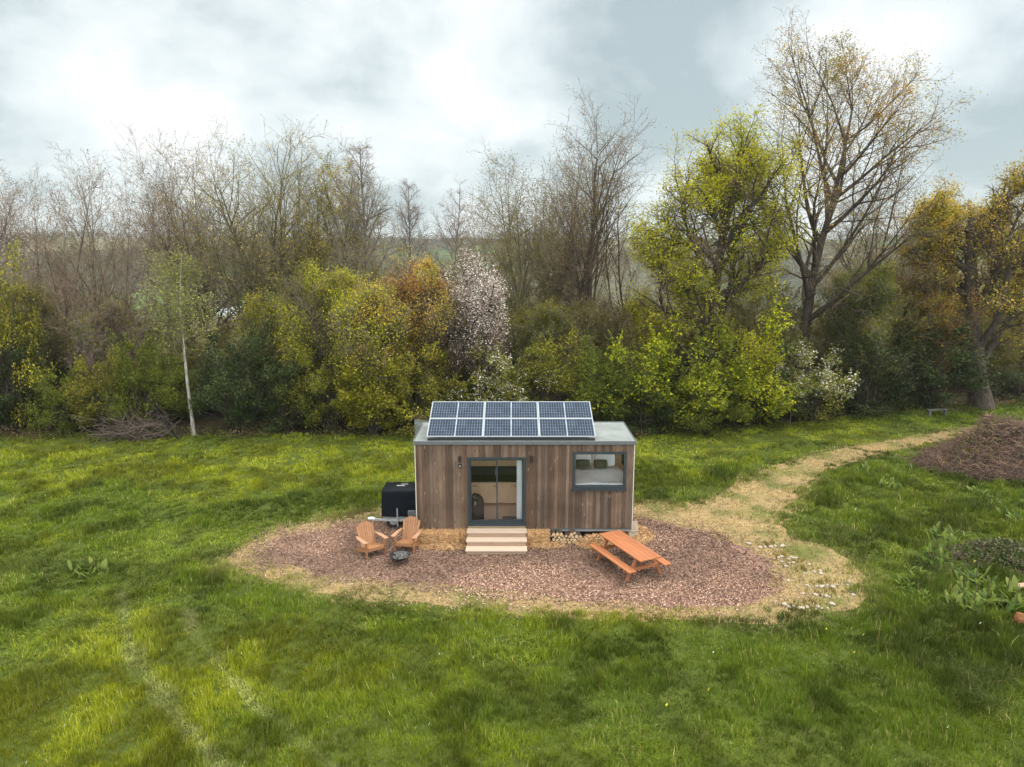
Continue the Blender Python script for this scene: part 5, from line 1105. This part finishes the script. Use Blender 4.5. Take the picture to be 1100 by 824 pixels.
def stones():
    rng = random.Random(5); first = []
    import bmesh
    for q in range(3):
        bm = bmesh.new(); bmesh.ops.create_icosphere(bm, subdivisions=2, radius=1)
        for v in bm.verts: k = 1+rng.uniform(-.14, .14); v.co = (v.co.x*k, v.co.y*k, v.co.z*k*.75)
        me = bpy.data.meshes.new('edging_stone'); bm.to_mesh(me); bm.free(); me.materials.append(M['stone']); first.append(me)
    beds = [((824, 586), (-1, -.1), .55, 9, 'farthest'), ((842, 597), (1, -.4), .5, 9, 'second farthest'), ((853, 604), (1, -.5), .5, 8, 'third farthest'), ((864, 613), (1, -.5), .5, 8, 'fourth farthest'), ((882, 627), (1, -.1), .85, 16, 'longest, dark-backed'), ((888, 638), (1, -.2), .8, 14, 'second nearest'), ((866, 650), (1, -.25), .75, 13, 'nearest')]
    for (u, v), d, half, n, nm in beds:
        cx, cy = gnd(u, v); gp = f'edging stones of the {nm} bed by the track'; lb = f'small pale stone edging the {nm} little bed beside the track'
        for i in range(n):
            if rng.random() < .22: continue
            t = (i/(n-1)-.5)*2; x = cx+t*half; y = cy-.28*math.sqrt(max(0, 1-t*t))+.1+d[1]*t*.2
            o = bpy.data.objects.new('edging_stone', first[rng.randrange(3)]); COL.objects.link(o); s = rng.uniform(.028, .075); o.scale = (s*rng.uniform(.9, 1.7), s, s*rng.uniform(.6, 1)); o.location = (x+rng.uniform(-.07, .07), y+rng.uniform(-.08, .08), s*.35); o.rotation_euler = (0, 0, rng.uniform(0, 6)); tag(o, lb, 'stone', gp)
        rt = root('herb_clump', f'small dry herb clump inside the {nm} stone-edged bed', 'plant', (cx, cy+.05, 0)); nr = np.random.default_rng(int(u)); k = 130
        x = nr.normal(0, half*.36, k); x = np.round(x*4)/4+nr.normal(0, .05, k); y = nr.normal(0, .13, k)+.12*np.sin(x*7); c = pal_cols(nr, k, [(.20, .15, .03), (.12, .11, .03), (.28, .22, .06)]); vv, ff, cc = blades(nr, x, y, nr.uniform(.03, .15, k), np.full(k, .02), nr.uniform(.2, .8, k), nr.uniform(0, 6, k), c); np_mesh('leaves', vv, ff, M['leaf'], rt, col=cc)
stones()
def weeds():
    nr = np.random.default_rng(31); protos = []
    def mk(seed):
        n_ = np.random.default_rng(seed); rt = root('dock_plant', None, 'plant'); V = []; Fq = []; C = []
        for i in range(42):
            a = n_.uniform(0, 6.28); el = n_.uniform(.35, 1.25); L = n_.uniform(.12, .36); w = L*.15; s = 6; b = len(V); col = pal_cols(n_, 1, [(.10, .16, .02), (.15, .20, .03), (.07, .115, .018), (.18, .23, .05)])[0]
            bx, by = n_.normal(0, .17, 2)
            for j in range(s):
                t = j/(s-1); r = L*t*math.cos(el); z = .03+L*t*math.sin(el)*1.15-.30*L*t*t; ww = w*math.sin(math.pi*min(.97, t*.85+.12)); ca, sa = math.cos(a), math.sin(a)
                for q, dz in ((-1, .15*ww), (0, -.1*ww), (1, .15*ww)): V.append((bx+ca*r-sa*ww*q, by+sa*r+ca*ww*q, max(.01, z+dz))); C.append(col)
            for j in range(s-1):
                for q in range(2): k = b+j*3+q; Fq.append((k, k+1, k+4, k+3))
        np_mesh('leaves', np.array(V), [np.array(Fq)], M['leaf'], rt, col=np.array(C), smooth=True)
        m = MB(); m.tube([(0, 0, 0), (.01, 0, .25), (.02, .01, .5)], [.012, .010, .006], 6); m.build('stalk', M['bark_moss'], rt); return rt
    pts = [(985,618),(1000,608),(1012,600),(1020,614),(1034,622),(1048,628),(1060,634),(975,630),(1030,648),(1045,655),(1018,588),(1060,648),(1082,640),(985,640),(1008,578),(1030,580),(1072,545),(1090,560),(930,508),(945,515),(955,524),(1050,530),(1075,590),(1090,655),(1035,636),(1005,598),(93,612),(103,618)]
    lab = 'broad-leaved dock plant growing in the rough grass'
    for i, (u, v) in enumerate(pts):
        if len(protos) < 3: o = mk(i+60); protos.append(o)
        else: o = copy_tree(protos[i % 3])
        o.name = 'dock_plant'; x, y = gnd(u, v); o.location = (x, y, 0); o.rotation_euler = (0, 0, nr.uniform(0, 6)); s = nr.uniform(.9, 1.5); o.scale = (s, s, s*1.1)
        tag(o, lab+(' of the open meadow on the left' if u < 200 else ' right of the track'), 'plant', 'dock plants in the left meadow' if u < 200 else 'dock plants right of the track')
weeds()
x, y = gnd(1075, 606); nr = np.random.default_rng(8); rt = root('bramble_mound', 'low dark mound of withered brambles at the right edge of the meadow', 'plant', (x+.4, y+.4, 0)); n = 5000
a = nr.uniform(0, 6.28, n); q = np.sqrt(nr.random(n)); P = np.stack([1.9*q*np.cos(a), 1.1*q*np.sin(a), nr.random(n)*.6*(1-q**2)+.03], 1); v, f = leaf_quads(nr, P, .09); np_mesh('leaves', v, [f], M['leafdark'], rt, col=np.repeat(pal_cols(nr, n, DARK+[(.08, .06, .03), (.10, .10, .035)]), 4, 0))
br = [(np.array([(p[0], p[1], .02), (p[0]*1.1, p[1]*1.1, p[2]*.9+.1), (p[0]*1.3, p[1]*1.3, p[2]*.6+.05)]), [.008, .007, .005]) for p in P[:300]]; v, f = tubes(br, 3); np_mesh('stems', v, [f], M['bark_red'], rt)
x, y = gnd(1094, 669); rt = root('rotten_stump', 'small rusty orange stump in the grass at the right edge', 'stump', (x, y, 0)); m = MB(); m.tube([(0, 0, 0), (.01, 0, .16), (.03, .02, .27)], [.15, .12, .08], 11); m.build('wood', M['rust'], rt)
x, y = gnd(1093, 634); rt = root('fallen_board', 'short pale board lying in the grass at the right edge below the bramble mound', 'board', (x, y, .12), .2); m = MB(); m.box(-.3, .3, -.1, .1, 0, .04); m.build('plank', M['riser'], rt)
x, y = gnd(1001, 444); rt = root('rough_bench', 'small weathered pale bench in the shade under the dark shrubs', 'bench', (x, y-.5, 0), .1)
m = MB(); m.box(-.62, .62, -.12, .12, .32, .37); m.build('seat', M['greywood'], rt)
for s in (-1, 1): m = MB(); m.box(s*.5-.04, s*.5+.04, -.1, .1, 0, .319); m.build('leg', M['greywood'], rt)
x, y = gnd(847, 456); rt = root('marker_post', 'thin post with a pale blue box on top before the white blossom', 'post', (x, y-.2, 0)); m = MB(); m.tube([(0, 0, 0), (0, 0, 1.75)], .03, 8); m.build('pole', M['bark_grey'], rt); m = MB(); m.box(-.12, .12, -.06, .06, 1.75, 2.0); m.build('box', simple('pale_blue', (.42, .48, .54), .6), rt, bevel=.02)
rt = root('garden_shed', 'low grey metal shed wall showing behind the left end of the cabin roof', 'shed', (x_at(445, 13.5), 14.1, 0), .05)
m = MB(); m.box(-.0, 1.6, -.6, .6, 0, 1.0); m.build('wall', M['shed'], rt); m = MB(); m.box(-.08, 1.7, -.7, .7, 1.001, 1.06); m.build('roof', M['logbark'], rt)

m, ns, ls = mat('haze'); out = N(ns, 'ShaderNodeOutputMaterial'); pv = N(ns, 'ShaderNodeVolumePrincipled'); pv.inputs['Color'].default_value = (.86, .92, .95, 1); pv.inputs['Density'].default_value = .00018; pv.inputs['Anisotropy'].default_value = .2; ls.new(pv.outputs[0], out.inputs['Volume'])
mb = MB(); mb.box(-2100, 2100, -60, 1840, -45, 62); tag(mb.build('haze', m), 'thin pale haze over the valley', 'haze', kind='stuff')

# ------------------------------------------------------------------ sky, sun, camera
def sky():
    w = bpy.data.worlds.new('World'); S.world = w; w.use_nodes = True; nt = w.node_tree; ns, ls = nt.nodes, nt.links; ns.clear()
    out = N(ns, 'ShaderNodeOutputWorld'); tc = N(ns, 'ShaderNodeTexCoord')
    st = N(ns, 'ShaderNodeTexSky'); st.sky_type = 'NISHITA'; st.sun_disc = False; st.sun_elevation = SUN_EL; st.sun_rotation = SUN_AZ
    b1 = N(ns, 'ShaderNodeBackground'); b1.inputs[1].default_value = .10; ls.new(st.outputs[0], b1.inputs[0])
    # cloud deck: noise on a plane above the viewer
    sx = N(ns, 'ShaderNodeSeparateXYZ'); ls.new(tc.outputs['Generated'], sx.inputs[0])
    zz = N(ns, 'ShaderNodeMath', operation='MAXIMUM'); zz.inputs[1].default_value = 0; ls.new(sx.outputs[2], zz.inputs[0])
    za = N(ns, 'ShaderNodeMath', operation='ADD'); za.inputs[1].default_value = .60; ls.new(zz.outputs[0], za.inputs[0])
    dx = N(ns, 'ShaderNodeMath', operation='DIVIDE'); dy = N(ns, 'ShaderNodeMath', operation='DIVIDE')
    ls.new(sx.outputs[0], dx.inputs[0]); ls.new(za.outputs[0], dx.inputs[1]); ls.new(sx.outputs[1], dy.inputs[0]); ls.new(za.outputs[0], dy.inputs[1])
    cb = N(ns, 'ShaderNodeCombineXYZ'); ls.new(dx.outputs[0], cb.inputs[0]); ls.new(dy.outputs[0], cb.inputs[1])
    nz = N(ns, 'ShaderNodeTexNoise', Scale=3.0, Detail=10.0, Roughness=.56, Distortion=.2); ls.new(cb.outputs[0], nz.inputs[0])
    am = N(ns, 'ShaderNodeMapRange'); am.clamp = False; am.inputs[1].default_value = .3; am.inputs[2].default_value = .7; am.inputs[3].default_value = .20; am.inputs[4].default_value = .84; ls.new(nz.outputs[0], am.inputs[0])
    cur = am.outputs[0]
    def blob(u, v, wd, amt):
        nonlocal cur
        d = np.array(ray(u, v)); d /= np.linalg.norm(d)
        vd = N(ns, 'ShaderNodeVectorMath', operation='DISTANCE'); vd.inputs[1].default_value = tuple(d); ls.new(tc.outputs['Generated'], vd.inputs[0])
        mr = N(ns, 'ShaderNodeMapRange'); mr.interpolation_type = 'SMOOTHERSTEP'; mr.inputs[1].default_value = wd; mr.inputs[2].default_value = 0; mr.inputs[3].default_value = 0; mr.inputs[4].default_value = amt; ls.new(vd.outputs['Value'], mr.inputs[0])
        a = N(ns, 'ShaderNodeMath', operation='ADD'); ls.new(cur, a.inputs[0]); ls.new(mr.outputs[0], a.inputs[1]); cur = a.outputs[0]
    for q in ((120, 105, .24, .20), (400, 75, .30, .16), (20, 60, .16, -.10), (220, 30, .22, -.10), (400, 160, .2, -.12), (690, 45, .28, -.20), (560, 110, .22, .10), (1060, 60, .22, -.14), (990, 115, .2, .14), (500, 10, .12, .08), (60, 160, .2, -.06)): blob(*q)
    r = ramp(ns, [(.30, (.29, .35, .365)), (.44, (.39, .445, .46)), (.58, (.51, .56, .57)), (.80, (.655, .665, .665))]); ls.new(cur, r.inputs[0])
    b2 = N(ns, 'ShaderNodeBackground'); b2.inputs[1].default_value = 1.0
    # the deck is brighter overhead than near the horizon
    mz = N(ns, 'ShaderNodeMapRange'); mz.inputs[1].default_value = .46; mz.inputs[2].default_value = .85; mz.inputs[3].default_value = 1.0; mz.inputs[4].default_value = 2.7; ls.new(sx.outputs[2], mz.inputs[0])
    # extra brightness added behind the viewer to lift the cabin front and interior
    my = N(ns, 'ShaderNodeMapRange'); my.interpolation_type = 'SMOOTHSTEP'; my.inputs[1].default_value = .15; my.inputs[2].default_value = -.6; my.inputs[3].default_value = 1; my.inputs[4].default_value = 3.0; ls.new(sx.outputs[1], my.inputs[0])
    mm = N(ns, 'ShaderNodeMath', operation='MAXIMUM'); ls.new(mz.outputs[0], mm.inputs[0]); ls.new(my.outputs[0], mm.inputs[1]); ls.new(mm.outputs[0], b2.inputs[1])
    wz = N(ns, 'ShaderNodeMapRange'); wz.inputs[1].default_value = .46; wz.inputs[2].default_value = .85; ls.new(sx.outputs[2], wz.inputs[0])
    ls.new(mixc(ns, ls, wz.outputs[0], r.outputs[0], (.90, .86, .78)), b2.inputs[0]); mx = N(ns, 'ShaderNodeMixShader'); mx.inputs[0].default_value = .93; ls.new(b1.outputs[0], mx.inputs[1]); ls.new(b2.outputs[0], mx.inputs[2]); ls.new(mx.outputs[0], out.inputs[0])
SUN_EL, SUN_AZ = R(50), R(80)      # from the right of the view
sky()
sl = bpy.data.lights.new('sun', 'SUN'); sl.energy = 1.5; sl.angle = R(11); sl.color = (1, .96, .9)
so = bpy.data.objects.new('sun', sl); COL.objects.link(so)
from mathutils import Vector
sd_ = Vector((math.sin(SUN_AZ)*math.cos(SUN_EL), math.cos(SUN_AZ)*math.cos(SUN_EL), math.sin(SUN_EL))); so.rotation_euler = sd_.to_track_quat('Z', 'Y').to_euler()
cd = bpy.data.cameras.new('camera'); cd.sensor_width = 36; cd.lens = 36*F/1100; cd.clip_end = 6000; cd.clip_start = .1
co = bpy.data.objects.new('camera', cd); COL.objects.link(co); co.location = (0, CY, CH); co.rotation_euler = (math.pi/2-PIT, 0, 0); S.camera = co
vs = S.view_settings; vs.view_transform = 'Standard'; vs.look = 'None'; vs.exposure = .74; vs.gamma = 1
S.render.engine = 'CYCLES'; cy = S.cycles; cy.max_bounces = 8; cy.diffuse_bounces = 5; cy.glossy_bounces = 3; cy.transmission_bounces = 3; cy.transparent_max_bounces = 8; cy.use_denoising = True
try: cy.denoiser = 'OPENIMAGEDENOISE'
except Exception: pass
